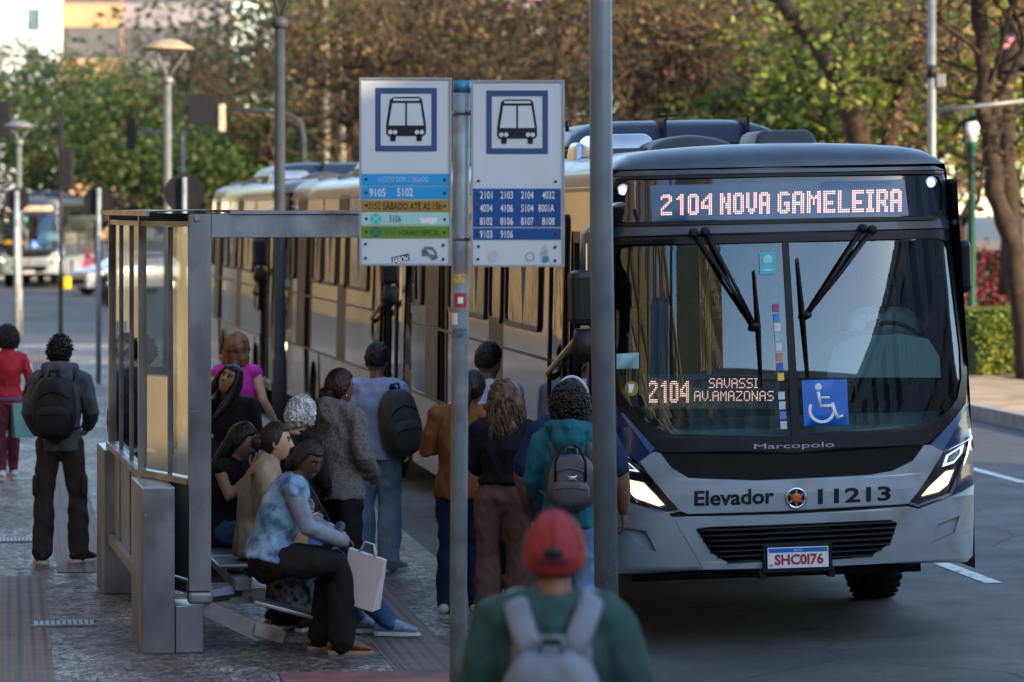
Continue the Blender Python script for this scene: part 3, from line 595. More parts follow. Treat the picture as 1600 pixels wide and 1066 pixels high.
    s1 = stick('round_notice', [(1186, 395), (1211, 394), (1212, 428), (1187, 429)], tealS); bm = B(); ell(bm, fp(1199, 407, .006), (.035, .001, .035), sub=2); ell(bm, fp(1199, 423, .006), (.04, .001, .008), sub=2); o('mark', bm, M('pale_teal', (.4, .7, .72), .5, 0, .05, 5), s1)
    cols = [(.28, .03, .2), (.01, .22, .55), (.6, .65, .68), (.25, .5, .45), (.55, .6, .62), (.5, .2, .1), (.02, .1, .4), (.7, .5, .05), (.55, .62, .7), (.5, .55, .62), (.1, .2, .5), (.5, .56, .64)]
    for k, cc in enumerate(cols):
        y = 475+k*15.4+(0 if k < 8 else 14); x = 1207+k*1.1; stick('window_sticker', [(x, y), (x+10, y-.3), (x+10.3, y+12), (x+.3, y+12.4)], M(f'sticker_{k}', cc, .5, 0, .15, 25))
    stick('pale_sticker', [(963, 553), (998, 551), (998, 576), (963, 577)], M('pale_blue_paper', (.35, .62, .66), .6, 0, .05, 9))
    y1 = stick('round_sticker', [(987+11*math.cos(R(a)), 607+12*math.sin(R(a))) for a in range(0, 360, 30)], M('amber_sticker', (.38, .26, .05), .5, 0, .1, 12)); bm = B(); box(bm, -.022, .022, -.001, .001, -.028, .028, mat=Matrix.Translation(fp(987, 607, .006))); o('white_square', bm, whiteS, y1)
    # ---- dash-top LED board behind the screen
    c = [fp(*p, -.10) for p in ((1008, 586), (1222, 586), (1226, 640), (1012, 640))]
    db = B(); fan(db, [p+Vector((0, .02, 0)) for p in c]); dbo = o('route_board', db, ledglass)
    def P3(x0, x1, yt, yb):
        a, b, cc, d = fp(x0, yb, -.10), fp(x1, yb, -.10), fp(x0, yt, -.10), fp(x1, yt, -.10); return lambda f, g: (a*(1-f)+b*f)*(1-g)+(cc*(1-f)+d*f)*g
    o('led_word', dots('2104', GLY, P3(1018, 1081, 596, 631)), ledon, dbo); o('led_word', dots('SAVASSI', G7, P3(1112, 1189, 592, 608)), ledon, dbo); o('led_word', dots('AV.AMAZONAS', G7, P3(1089, 1214, 612, 628)), ledon, dbo)
    # ---- cab interior: floor, dashboard, partition, seats, poles
    bm = B(); box(bm, -1.15, 1.15, .55, BUSLEN-.2, .68, .92); box(bm, -1.12, 1.12, 3.3, 3.36, .9, 1.6); o('floor', bm, inner)
    bm = B()
    for k in range(25):
        pass
    prism(bm, [(.42, 1.16), (.42, 1.40), (.75, 1.46), (.95, 1.30), (.95, .9), (.5, .9)], -1.1, 1.1); bmesh.ops.rotate(bm, verts=bm.verts, cent=(0, 0, 0), matrix=Matrix(((0, 1, 0), (1, 0, 0), (0, 0, 1))))
    o('dashboard', bm, dash)
    bm = B(); L = [fp(1300, 592, -.16), fp(1312, 545, -.18), fp(1345, 527, -.2), (fp(1420, 524, -.2)), fp(1462, 532, -.18), fp(1478, 560, -.16), fp(1480, 592, -.16)]; L2 = [p+Vector((0, .35, .02)) for p in L]
    for p, q, a, b in zip(L, L[1:], L2, L2[1:]): bm.faces.new([bm.verts.new(x) for x in (p, q, b, a)])
    fan(bm, L); o('instrument_cowl', bm, M('cowl_grey', (.15, .22, .24), .5, 0, .1, 3))
    bm = B(); tube(bm, [(.82+.23*math.cos(R(a)), .86+.08*math.sin(R(a)), 1.86+.2*math.sin(R(a))) for a in range(0, 370, 15)], .017, 8, cap=False); tube(bm, [(.82, .88, 1.86), (.82, .75, 1.3)], .03, 8); o('steering_wheel', bm, blackp)
    bm = B(); box(bm, .58, 1.06, 1.17, 1.65, 1.5, 1.64, bev=.05); box(bm, .60, 1.04, 1.61, 1.73, 1.6, 2.35, bev=.05); o('driver_seat', bm, blackp)
    bm = B()
    for r_ in range(8):
        for x in (-.85, -.42, .42, .85):
            y = 3.8+r_*.95; box(bm, x-.2, x+.2, y, y+.42, 1.28, 1.36, bev=.03); box(bm, x-.2, x+.2, y+.38, y+.46, 1.34, 2.0, bev=.03)
    o('passenger_seats', bm, M('seat_fabric', (.03, .06, .16), .8, 0, .2, 8))
    bm = B()
    for x, y in ((-.3, 1.6), (-.3, 3.4), (.28, 2.1), (-.3, 6), (.3, 8)): tube(bm, [(x, y, .9), (x, y, 3.1)], .018, 8)
    tube(bm, [(-.3, 1.6, 2.75), (-.3, 11, 2.75)], .018, 8); tube(bm, [(.3, 2.1, 2.75), (.3, 11, 2.75)], .018, 8); o('grab_poles', bm, yellow)
    bm = B(); ell(bm, fp(1036, 481, -.12), (.055, .05, .075), sub=2); tube(bm, [fp(1036, 475, -.14), fp(1030, 420, -.16), fp(1030, 378, -.12)], .008, 6); o('interior_mirror', bm, blackp)
    # ---- roof gear: air-conditioning pod, hatches, aerials
    bm = B()
    def pod(bm, u0, u1, t0, t1, z0, h, ru, rt, n=14, mi=0):
        g = []
        for i in range(n+1):
            row = []
            for j in range(n+1):
                a, b = i/n, j/n; u = u0+(u1-u0)*a; t = t0+(t1-t0)*b; e = lambda d, r: 1 if d >= r else max(0, 1-(1-d/r)**2.6)**.5
                row.append(bm.verts.new((u, t, z0+h*e(min(u-u0, u1-u), ru)*e(min(t-t0, t1-t), rt))))
            g.append(row)
        for i in range(n):
            for j in range(n): f = bm.faces.new((g[i][j], g[i+1][j], g[i+1][j+1], g[i][j+1])); f.smooth = True; f.material_index = mi
    pod(bm, -.86, .86, 4.2, 7.6, 3.355, .19, .55, .5, 28); box(bm, -.84, .84, 4.25, 7.5, 3.24, 3.30); box(bm, -.82, .82, 4.3, 7.5, 3.315, 3.33); box(bm, -.85, .85, 4.22, 7.55, 3.345, 3.365)
    ac = o('air_conditioner', bm, M('pod_navy', (.010, .018, .036), .38, 0, .12, 3, spec=.4)); bm = B(); [box(bm, u-.012, u+.012, 4.19, 6.2, 3.37, 3.55) for u in (-.1, .55)]; o('seam', bm, blackp, ac)
    bm = B(); pod(bm, -.05, .40, 1.1, 1.75, 3.275, .115, .1, .1); o('roof_hatch', bm, M('hatch_grey', (.045, .05, .058), .5, 0, .15, 4))
    bm = B(); pod(bm, -.62, .02, 2.0, 2.7, 3.27, .12, .5, .2); o('roof_hatch', bm, M('hatch_grey', (.045, .05, .058))); bm = B(); pod(bm, -.95, -.45, 2.6, 3.3, 3.25, .16, .1, .1); o('roof_hatch', bm, alu); bm = B(); pod(bm, -1.0, -.9, 3.0, 3.4, 3.22, .14, .05, .1); o('roof_hatch', bm, alu)
    bm = B(); tube(bm, [(.05, 4.9, 3.54), (.05, 4.9, 3.59)], .012, 6); tube(bm, [(-.04, 4.9, 3.58), (.14, 4.9, 3.59)], .012, 6); o('aerial', bm, blackp); bm = B(); tube(bm, [(-.75, 4.9, 3.47), (-.75, 4.9, 3.56)], .015, 6); o('aerial', bm, blackp)
    return bus
bus1 = make_bus('bus at the stop with lit route sign 2104 and a blue wheelchair symbol', BUSLOC, BA, BC)
# ================================================================ other buses
def other_bus(label, x, y, ang, led=None, z=.03):
    b = copy_tree(bus1); b.location = (x, y, z); b.rotation_euler = (0, -R(.6), R(ang)); b['label'] = label
    if led:
        def walk(o):
            for k in kids(o):
                for sl_ in k.material_slots:
                    if sl_.material == ledon: sl_.link = 'OBJECT'; sl_.material = led
                walk(k)
        walk(b)
    return b
def put(px, Y, ang):                                                 # near kerb-side front corner on a photo column
    x = (px-800)*Y/FPX; return x+1.25*math.cos(R(ang)), Y+1.25*math.sin(R(ang))
bus1['group'] = 'city buses'
x, y = put(640, 36.0, 9.5); bus2 = other_bus('bus queued directly behind the one with the lit 2104 sign', x, y, 9.5)
x, y = put(428, 48.0, 9.0); bus3 = other_bus('rearmost bus of the queue, its roof showing left of the white stop panels', x, y, 9.0)
x, y = -17.6, 131; busf = other_bus('oncoming bus far down the avenue with amber sign and lit headlights', x, y, 1.5, ledon2, 0.02)
# ================================================================ buildings
cream = M('cream_stone', (.26, .19, .105), .8, 0, .14, 1.2, bump=.2, bscale=30); glassD = M('building_glass', (.03, .04, .05), .08, 0, .3, 2, coat=.5); stoneD = M('grey_render', (.36, .34, .32), .85, 0, .12, 1.5)
def facade(name, label, base, ang, length, height, depth, wm, bay=3.2, floor=3.6, pil=True, wfrac=.5, wm2=None, winmat=None, band=False):
    """block whose front runs along local +y with its face at x=0 looking to +x"""
    b = thing(name, label, 'building', base, ang); wm2 = wm2 or wm
    bm = B(); nb = max(1, int(length/bay)); nf = max(1, int(height/floor)); bay = length/nb; floor = height/nf
    for j in range(nf):                                              # a wall with real openings
        z = j*floor
        for i in range(nb):
            y0 = i*bay; a, c = y0+bay*(1-wfrac)/2, y0+bay*(1+wfrac)/2; z0, z1 = z+floor*.25, z+floor*.82
            if band: a, c = y0, y0+bay
            for p in (((y0, z), (y0+bay, z), (y0+bay, z0), (y0, z0)), ((y0, z1), (y0+bay, z1), (y0+bay, z+floor), (y0, z+floor))) + ((((y0, z0), (a, z0), (a, z1), (y0, z1)), ((c, z0), (y0+bay, z0), (y0+bay, z1), (c, z1))) if not band else ()): fan(bm, [(0, q[0], q[1]) for q in p])
            for p in (((0, a, z0), (0, c, z0), (-.25, c, z0), (-.25, a, z0)), ((0, a, z1), (-.25, a, z1), (-.25, c, z1), (0, c, z1))): fan(bm, p)
            if not band:
                for p in (((0, a, z0), (-.25, a, z0), (-.25, a, z1), (0, a, z1)), ((0, c, z0), (0, c, z1), (-.25, c, z1), (-.25, c, z0))): fan(bm, p)
    box(bm, -depth, -.26, 0, length, 0, height); box(bm, -.5, .35, -.2, length+.2, height, height+.5)
    obj('wall', bm, wm, b)
    bm = B()
    if pil:
        for i in range(nb+1): box(bm, .003, .28, i*bay-.35, i*bay+.35, 0, height)
        for j in range(1, nf): box(bm, .003, .2, 0, length, j*floor-.18, j*floor+.1)
        obj('pilasters', bm, wm2, b)
    else: bm.free()
    k = 0
    for j in range(nf):
        for i in range(nb):
            if k >= 90: break
            k += 1; y0 = i*bay; a, c = (y0+bay*(1-wfrac)/2, y0+bay*(1+wfrac)/2) if not band else (y0, y0+bay); bm = B(); fan(bm, [(-.2, a, j*floor+floor*.25), (-.2, c, j*floor+floor*.25), (-.2, c, j*floor+floor*.82), (-.2, a, j*floor+floor*.82)])
            obj('window', bm, winmat or glassD, b)
    return b
pilm = M('dark_stone_pilaster', (.15, .115, .07), .8, 0, .2, 1.2)
p0 = ST(-8.2, -45); facade('stone_building', 'cream stone building along the back of the pavement, mirrored in the shelter glass', p0, SA, 117, 11.5, 9, cream, bay=4.5, floor=5.5, wm2=pilm)
p0 = ST(-9.5, 93); facade('stone_building', 'unseen cream stone building added beyond the cross avenue for gold bus side reflections', p0, SA, 60, 16, 9, cream, bay=4., floor=4, wm2=pilm)  # unseen block added to give the bus sides gold reflections
p0 = ST(17, 21); b = facade('office_building', 'unseen grey building added across the street to shade the bus stop', p0, SA+math.pi, 50, 10.5, 11, stoneD, bay=4.6, floor=4.3, pil=True)  # unseen block added and sized to keep the sun off the stop
p0 = ST(24, -34); facade('office_building', 'dark grey building behind the camera, mirrored in the windscreen', p0, SA+math.pi/2, 30, 14, 12, stoneD, bay=3.6, floor=3.6, pil=True)
facade('apartment_tower', 'tall cream tower added unseen behind the camera to stripe the windscreen reflection', (21, -86, 0), R(24), 36, 46, 14, M('tower_cream', (.40, .30, .16), .8, 0, .1, 1), bay=3.4, floor=6.5, wm2=pilm, wfrac=.45)  # invented tower, placed and turned to stripe the windscreen with gold
whiteW = M('white_render', (.80, .82, .85), .8, 0, .05, .4); orangeW = M('orange_brick', (.42, .25, .14), .85, 0, .12, .6); mauve = M('mauve_render', (.25, .23, .27), .8, 0, .1, .5); bandg = M('band_glass', (.08, .075, .09), .2, 0, .2, 1)
# far blocks stand across the avenue, their fronts towards the camera (local +x -> -Y)
def far_block(name, label, px0, px1, Y, top, wm, **k):
    s = FPX/Y; x0, x1 = (px0-800)/s, (px1-800)/s; return facade(name, label, (x0, Y, 0), -math.pi/2, x1-x0, HC+(HOR-top)/s, 14, wm, **k)
far_block('apartment_tower', 'plain white apartment tower with small windows at the upper left', -120, 86, 330, -60, whiteW, bay=4.0, floor=3.6, pil=False, wfrac=.3, winmat=M('teal_glass', (.09, .16, .18), .15, 0, .2, 1))
far_block('office_tower', 'orange brick tower with dark window bands beside the white tower', 88, 190, 335, -60, orangeW, bay=3.5, floor=4.5, pil=False, band=True, winmat=bandg)
far_block('office_tower', 'mauve grey office block right of the orange brick tower', 190, 345, 336, -60, mauve, bay=3.5, floor=4.6, pil=False, band=True, winmat=bandg)
far_block('apartment_tower', 'grey block hidden among the brown trees above the bus queue', 430, 760, 350, -50, M('grey_block', (.21, .19, .17), .85, 0, .1, .5), bay=3.6, floor=3.4, pil=False, wfrac=.45)
far_block('apartment_tower', 'pale teal block glimpsed through branches above the bus roof', 980, 1260, 360, -60, M('teal_block', (.16, .24, .26), .8, 0, .1, .5), bay=3.6, floor=3.4, pil=False, wfrac=.5)
# ================================================================ trees
bark = M('bark', (.022, .015, .011), .95, 0, .45, 9, bump=.9, bscale=22, rgb2=(.052, .035, .023)); barkt = M('sunlit_twig_bark', (.035, .025, .017), .95, 0, .4, 6, bump=.6, bscale=25, rgb2=(.14, .098, .056)); barkg = M('grey_bark', (.15, .13, .11), .9, 0, .3, 9, bump=.8, bscale=25)  # barkt: paler bark copy, golden sunlight on twigs put into its colour
def leafM(name, a, b):
    if name in MATS: return MATS[name]
    m = bpy.data.materials.new(name); m.use_nodes = True; n = m.node_tree.nodes; l = m.node_tree.links; MATS[name] = m; p = n['Principled BSDF']
    tc = n.new('ShaderNodeTexCoord'); z = n.new('ShaderNodeTexNoise'); z.inputs['Scale'].default_value = .8; z.inputs['Detail'].default_value = 5; l.new(tc.outputs['Object'], z.inputs['Vector'])
    r = n.new('ShaderNodeValToRGB'); r.color_ramp.elements[0].position = .35; r.color_ramp.elements[1].position = .65; r.color_ramp.elements[0].color = (*a, 1); r.color_ramp.elements[1].color = (*b, 1); l.new(z.outputs[0], r.inputs[0]); l.new(r.outputs[0], p.inputs['Base Color'])
    p.inputs['Roughness'].default_value = .6; tr = n.new('ShaderNodeBsdfTranslucent'); l.new(r.outputs[0], tr.inputs[0]); mx = n.new('ShaderNodeMixShader'); mx.inputs[0].default_value = .3; o = n['Material Output']
    l.new(p.outputs[0], mx.inputs[1]); l.new(tr.outputs[0], mx.inputs[2]); l.new(mx.outputs[0], o.inputs[0]); return m
LG = [leafM('leaf_green', (.008, .034, .008), (.026, .07, .012)), leafM('leaf_olive', (.03, .06, .008), (.09, .12, .014))]
LD = [leafM('leaf_dark', (.009, .02, .009), (.02, .036, .012)), leafM('leaf_mid', (.02, .04, .012), (.042, .062, .015))]
LY = [leafM('leaf_lime', (.15, .20, .02), (.27, .29, .04)), leafM('leaf_fresh', (.05, .10, .012), (.13, .18, .02))]
LB = [leafM('leaf_ochre', (.12, .075, .022), (.24, .145, .045)), leafM('leaf_rust', (.04, .024, .013), (.09, .052, .025)), leafM('blossom_pink', (.45, .10, .18), (.6, .2, .28))]
LR = [leafM('leaf_maroon', (.09, .015, .025), (.16, .03, .04)), leafM('flower_red', (.40, .012, .05), (.55, .04, .1)), leafM('leaf_low', (.03, .05, .015), (.06, .07, .02))]
def leaves(bm, cs, n, size, rng, wts, thin=.0, flat=.5):
    """n leaf blades spread through blobs cs = (centre, radii); clumped, with gaps"""
    vol = [r[0]*r[1]*r[2] for c, r in cs]; tot = sum(vol); nm = len(wts)
    for (c, r), v in zip(cs, vol):
        k = max(6, int(n*v/tot)); cl = max(2, k//16)
        for _ in range(cl):
            while True:
                d = Vector((rng.uniform(-1, 1), rng.uniform(-1, 1), rng.uniform(-1, 1)))
                if .25 < d.length < 1: break
            d = d.normalized()*(d.length**.45); p0 = Vector((c[0]+d.x*r[0], c[1]+d.y*r[1], c[2]+d.z*r[2])); mi = rng.choices(range(nm), wts)[0]; cr = size*rng.uniform(1.3, 3)
            for _ in range(16):
                p = p0+Vector((rng.gauss(0, cr), rng.gauss(0, cr), rng.gauss(0, cr*.7))); a = Vector((rng.uniform(-1, 1), rng.uniform(-1, 1), rng.uniform(-.7, .5))).normalized(); b = a.orthogonal().normalized(); b = Matrix.Rotation(rng.uniform(0, 6.28), 3, a) @ b
                L = size*rng.uniform(.6, 1.3); q = b*L*.28
                f = bm.faces.new([bm.verts.new(x) for x in (p-a*L*.5, p+q, p+a*L*.5, p-q)]); f.material_index = mi if rng.random() < .8 else rng.choices(range(nm), wts)[0]
def limb(bm, p, d, L, r, depth, rng, tips, spread=.6, up=.15, sides=6, kids_=(2, 3), wob=.18, tw=.56):
    pts = [p]; q = p.copy(); dd = d.copy(); n = 4
    for k in range(n):
        dd = (dd+Vector((rng.gauss(0, wob), rng.gauss(0, wob), rng.gauss(0, wob)+up*.3))).normalized(); q = q+dd*L/n; pts.append(q.copy())
    tube(bm, pts, [r*(1-.4*k/n) for k in range(n+1)], max(3, sides)); tips.append((q, depth))
    if depth <= 0: return
    for _ in range(rng.randint(*kids_)):
        k = rng.randint(2, n); ax = Vector((rng.uniform(-1, 1), rng.uniform(-1, 1), rng.uniform(-.4, .9))).normalized()
        limb(bm, pts[k], (dd*(1-spread)+ax*spread).normalized(), L*rng.uniform(.6, .82), r*tw, depth-1, rng, tips, spread, up, sides-1, kids_, wob, tw)
def tree(name, label, x, y, h, crown_r, seed, lm, wts, n=4000, size=.25, trunk_r=.18, depth=3, group=None, clear=.35, bm_=bark, lean=(0, 0), z=.2, twig=False, cat='tree'):
    rng = random.Random(seed); t = thing(name, label, cat, (x, y, z), rng.uniform(0, 6.28) if lean == (0, 0) else 0, group); bm = B(); tips = []
    L0 = h*clear; base = Vector((0, 0, -.1)); d = Vector((lean[0], lean[1], 1)).normalized(); top = d*L0
    tube(bm, [base, d*.25, d*L0*.5+Vector((rng.gauss(0, .08), rng.gauss(0, .08), 0)), top], [trunk_r*1.5, trunk_r*1.1, trunk_r*.95, trunk_r*.8], 9)
    for k in range(4): a = k*1.57+rng.uniform(-.5, .5); limb(bm, top-d*rng.uniform(0, L0*.2), Vector((math.cos(a)*.75, math.sin(a)*.75, rng.uniform(.5, 1))).normalized(), h*(1-clear)*.5, trunk_r*.55, depth, rng, tips, kids_=(2, 4) if twig else (2, 3), tw=.66 if twig else .56, wob=.26 if twig else .18)
    obj('trunk', bm, bm_, t)
    cs = [(q, (crown_r*rng.uniform(.18, .34),)*2+(crown_r*rng.uniform(.14, .26),)) for q, dp in tips if dp <= 1 and rng.random() < (.9 if not twig else .5)]
    cs.append((Vector((0, 0, h*.72)), (crown_r*.8, crown_r*.8, h*.24))) if not twig else None
    rng.shuffle(cs); cs = cs[:70]; bm = B(); leaves(bm, cs, n, size, rng, wts); obj('crown', bm, lm, t); return t
gA, gB, gC = 'green trees across the avenue', 'bare brown trees of the park', 'tall dark trees behind the park'
k = 0
for px, Y, h, cr, lm, w_, lab in ((60, 158, 9.6, 4.0, LG, (3, 2), 'olive green round tree behind the oncoming bus, second from the left edge'), (150, 150, 8.6, 4.2, LG, (2, 3), 'brightest olive round tree, left of the tall lamp post with sun-tinted cap'),
        (-20, 168, 11.5, 4.5, LD, (3, 2), 'dark tree cut by the left edge below the white tower'), (265, 160, 8.4, 3.6, LG, (3, 1), 'green tree standing directly behind the lamp post with sun-tinted cap'), (345, 164, 11.2, 4.0, LD, (3, 2), 'darker green tall tree right of the lamp post with sun-tinted cap'),
        (430, 150, 7.4, 3.2, LG, (2, 2), 'low green tree behind the dark lamp post, above the rearmost bus'), (210, 172, 10.2, 4.2, LD, (2, 3), 'dark green tree below the mauve office block')):
    tree('leafy_tree', lab, (px-800)*Y/FPX, Y, h, cr, 11+k, lm, w_, 9000, .25, .22, 3, gA, clear=.2); k += 1
for px, Y, h, cr, lab in ((500, 114, 10.0, 3.6, 'bare brown tree right of the dark lamp post, above the rearmost bus'), (600, 104, 10.2, 3.8, 'bare brown tree above the left white stop panel'), (720, 104, 10.5, 4.2, 'bare brown tree behind the top of the stop post'), (860, 88, 9.4, 3.8, 'bare brown tree above the right white stop panel'), (975, 96, 10.0, 4.0, 'bare brown tree just right of the tall grey pole'), (1085, 84, 9.0, 3.6, 'bare brown tree above the air conditioner of the bus'), (1440, 88, 9.6, 3.6, 'bare brown tree behind the steel pole on the right')):
    tree('bare_tree', lab, (px-800)*Y/FPX, Y, h, cr, 31+k, LB, (4, 5, .10), 620, .17, .21, 5, gB, clear=.28, bm_=barkt, twig=True); k += 1
for px, Y, h, lm, w_ in ((400, 205, 15, LD, (2, 1)), (500, 190, 15, LD, (1, 2)), (590, 200, 16, LD, (1, 1)), (690, 185, 15, LD, (2, 1)), (790, 195, 15.5, LG, (1, 2)), (890, 188, 15, LG, (1, 1)), (985, 190, 15.5, LD, (1, 2)), (1085, 184, 14.5, LG, (1, 2)), (1180, 196, 15, LD, (1, 1)), (1280, 186, 15.5, LG, (1, 2)), (1380, 180, 15, LD, (1, 2)), (1480, 190, 15.5, LY, (1, 2)), (1590, 180, 15, LD, (1, 1)), (1690, 190, 15, LG, (1, 1)), (1330, 150, 11, LG, (1, 2)), (1230, 150, 9, LD, (1, 1)), (820, 150, 9, LD, (1, 2)), (640, 150, 9, LD, (1, 2))):
    nm = 'tawny' if lm[0] in LB else 'dark green' if lm is LD else 'lime' if lm is LY else 'olive'
    where = {400: 'behind the low green tree at the dark lamp post', 500: 'behind the two pale palm trunks', 590: 'beyond the left stop panel', 640: 'low between the stop panels', 690: 'beyond the stop post top', 790: 'beyond the right stop panel', 820: 'low behind the right stop panel', 890: 'just left of the tall grey pole', 985: 'just right of the tall grey pole', 1085: 'beyond the roof pod of the bus', 1180: 'beyond the bushy tree over the bus', 1230: 'low behind the bushy tree over the bus', 1280: 'beyond the left limb of the forked trunk', 1330: 'low inside the forked trunk', 1380: 'beyond the right limb of the forked trunk', 1480: 'behind the steel pole', 1590: 'behind the leaning trunk at the right edge', 1690: 'past the right edge'}[px]
    tree('background_tree', f'{nm} tree far off, {where}', (px-800)*Y/FPX, Y, h+1.5, 5.4, 71+k, lm, w_, 3000, .5, .25, 2, gC, clear=.22); k += 1
for px, Y, h, cr, lm, lab in ((1195, 82, 5.6, 2.2, LY[1:]+LG, 'bushy green small tree rising behind the bus roof'), (1500, 76, 8.6, 2.8, LY, 'lime green tree by the green park lantern'), (1390, 81, 8.6, 3.0, LY, 'lime green tree between the forked trunk and the steel pole'), (1615, 80, 9.2, 3.0, LY, 'lime green tree cut by the right edge')):
    tree('leafy_tree', lab, (px-800)*Y/FPX, Y, h, cr, 130+k, lm, (3, 2, 1)[:len(lm)], 5200, .19, .12, 3, 'fresh green park trees', clear=.3); k += 1
# two trees of which the trunk is what shows: traced limbs with real girth
def trunk_tree(label, Y, limbs, seed, n=600, lm=LB):
    rng = random.Random(seed); s = FPX/Y; P = lambda x, y, dy=0: Vector(((x-800)/s, Y+dy, HC-(y-HOR)/s))
    base = P(*limbs[0][0][0][:2]); t = thing('park_tree', label, 'tree', base, 0, 'dark trunked park trees'); bm = B(); tips = []
    for pts, r in limbs:
        V = [P(x, y, dy)-base for x, y, dy in pts]; fine = []
        for i in range(len(V)-1):
            for j in range(4):
                a = j/4; fine.append(V[i].lerp(V[i+1], a)+Vector((rng.gauss(0, .025), rng.gauss(0, .025), 0)))
        fine.append(V[-1]); m = len(fine); tube(bm, fine, [(r[0]+(r[1]-r[0])*i/(m-1))*(1+rng.uniform(-.1, .12)) for i in range(m)], 10)
        for _ in range(5): k_ = rng.randint(m//2, m-1); limb(bm, fine[k_], Vector((rng.uniform(-1, 1), rng.uniform(-1, 1), rng.uniform(-.3, .8))).normalized(), 1.5, .045, 3, rng, tips, sides=5)
    obj('trunk', bm, bark, t); bm = B(); cs = [(q, (.5, .5, .4)) for q, d in tips if d < 2]; rng.shuffle(cs); leaves(bm, cs[:60], n, .17, rng, (4, 3, .06)[:len(lm)]); obj('crown', bm, lm, t)
trunk_tree('leaning dark trunk by the clipped hedge at the right edge', 57, [([(1604, 600, 0), (1596, 500, 0), (1588, 390, .1), (1556, 300, .2), (1543, 180, .2), (1536, 60, .1), (1520, -60, 0)], (.18, .12)), ([(1545, 200, .2), (1585, 130, .5), (1615, 60, .9)], (.13, .08))], 5)
trunk_tree('dark forked trunk behind the bus roof on the right', 74, [([(1352, 400, 0), (1348, 230, 0), (1318, 130, .1), (1270, 60, .3), (1215, -10, .5)], (.27, .14)), ([(1375, 400, .1), (1388, 230, .2), (1415, 130, .2), (1440, 70, .1), (1452, -20, 0)], (.22, .12))], 6)
trunk_tree('second dark trunk right of the green park lantern', 70, [([(1575, 460, 0), (1578, 300, 0), (1570, 150, .1), (1590, 20, .1), (1600, -30, 0)], (.2, .13))], 8)
# palms: pale slim trunks and drooping fronds
palmb = M('palm_bark', (.42, .37, .32), .9, 0, .35, 14, bump=.6, bscale=30)
for px, top, lab in ((508, -40, 'pale slim palm trunk left of the stop panels, taller of two'), (532, 30, 'shorter pale palm trunk beside the taller one')):
    Y = 112; s = FPX/Y; h = HC+(HOR-top)/s-.2; t = thing('palm_tree', lab, 'palm', AT(px, Y, .2), 0, 'pale palms'); bm = B(); rng = random.Random(px)
    tube(bm, [(0, 0, -.1), (.05, 0, h*.5), (0, .05, h)], [.16, .11, .09], 8); obj('trunk', bm, palmb, t); bm = B()
    for k in range(16):
        a = k*.3927+rng.uniform(-.1, .1); e = rng.uniform(-.2, .9); p = Vector((0, 0, h)); d = Vector((math.cos(a)*math.cos(e), math.sin(a)*math.cos(e), math.sin(e)))
        for j in range(12):
            q = p+d*.22; sd = d.cross(Vector((0, 0, 1))).normalized(); w_ = .35*math.sin(math.pi*(j+1)/13)
            for s_ in (-1, 1): fan(bm, [p, q, q+sd*s_*w_+Vector((0, 0, -.25*w_))], 0)
            p = q; d = (d+Vector((0, 0, -.13))).normalized()
    obj('crown', bm, LY[1], t)
# hedges
def hedge(label, a, b, w_, h, lm, wts, seed, n=7000, size=.09, cat='hedge'):
    rng = random.Random(seed); t = thing('hedge', label, cat, a, math.atan2(b[1]-a[1], b[0]-a[0])); L = (Vector(b)-Vector(a)).length; bm = B()
    m = 26
    for i in range(m):                                               # woody inside
        x = L*(i+.5)/m; tube(bm, [(x, 0, -.05), (x+rng.gauss(0, .1), rng.gauss(0, .1), h*.5), (x+rng.gauss(0, .15), rng.gauss(0, .2), h*.85)], [.025, .018, .008], 5)
    obj('stems', bm, bark, t); bm = B()
    g = [[bm.verts.new((L*i/30+rng.gauss(0, .03), y*w_*.5*(1+rng.gauss(0, .06)), z*h+rng.gauss(0, .025))) for y, z in ((-.8, 0), (-.95, .3), (-.95, .7), (-.75, .9), (-.3, .96), (.3, .96), (.75, .9), (.95, .7), (.95, .3), (.8, 0))] for i in range(31)]
    for a_, b_ in zip(g, g[1:]):
        for k in range(9): bm.faces.new((a_[k], a_[k+1], b_[k+1], b_[k])).material_index = 0
    bm.faces.new(g[0]); bm.faces.new(g[-1][::-1])
    for _ in range(n):                                               # clipped skin of leaves
        i = rng.uniform(0, L); k = rng.random(); y, z = ((rng.choice((-1, -1, -1, 1))*.5*w_*rng.uniform(.95, 1.08), rng.uniform(.02, .95)*h) if k < .6 else (rng.uniform(-.5, .5)*w_, h*rng.uniform(.95, 1.05)))
        p = Vector((i, y, z)); a = Vector((rng.uniform(-1, 1), rng.uniform(-1, 1), rng.uniform(-.5, 1))).normalized(); b_ = Matrix.Rotation(rng.uniform(0, 6.28), 3, a) @ a.orthogonal().normalized()*size*.32; a = a*size*.5
        bm.faces.new([bm.verts.new(x) for x in (p-a, p+b_, p+a, p-b_)]).material_index = rng.choices(range(len(wts)), wts)[0]
    cs = [(Vector((rng.uniform(0, L), rng.uniform(-.5, .5)*w_, h*rng.uniform(.3, .8))), (w_*.34, w_*.34, h*.24)) for _ in range(int(L*7))]; leaves(bm, cs, n, size, rng, wts)
    obj('foliage', bm, lm, t)
hedge('clipped green hedge beside the right kerb', AT(1500, 58.5, .2), AT(1760, 60, .2), 1.0, 1.02, [LG[0], LY[1], LY[0]], (1, 3, 3), 3, 9000, .075)
hedge('red flowering hedge behind the clipped green one', AT(1470, 73, .2), AT(1780, 75, .2), 1.4, 1.75, LR, (3, 1.2, 3), 4, 11000, .11)
hedge('low green hedge along the park under the trees', AT(1290, 92, .2), AT(1480, 88, .2), 1.2, 1.2, LG, (3, 2), 9, 6000, .13)
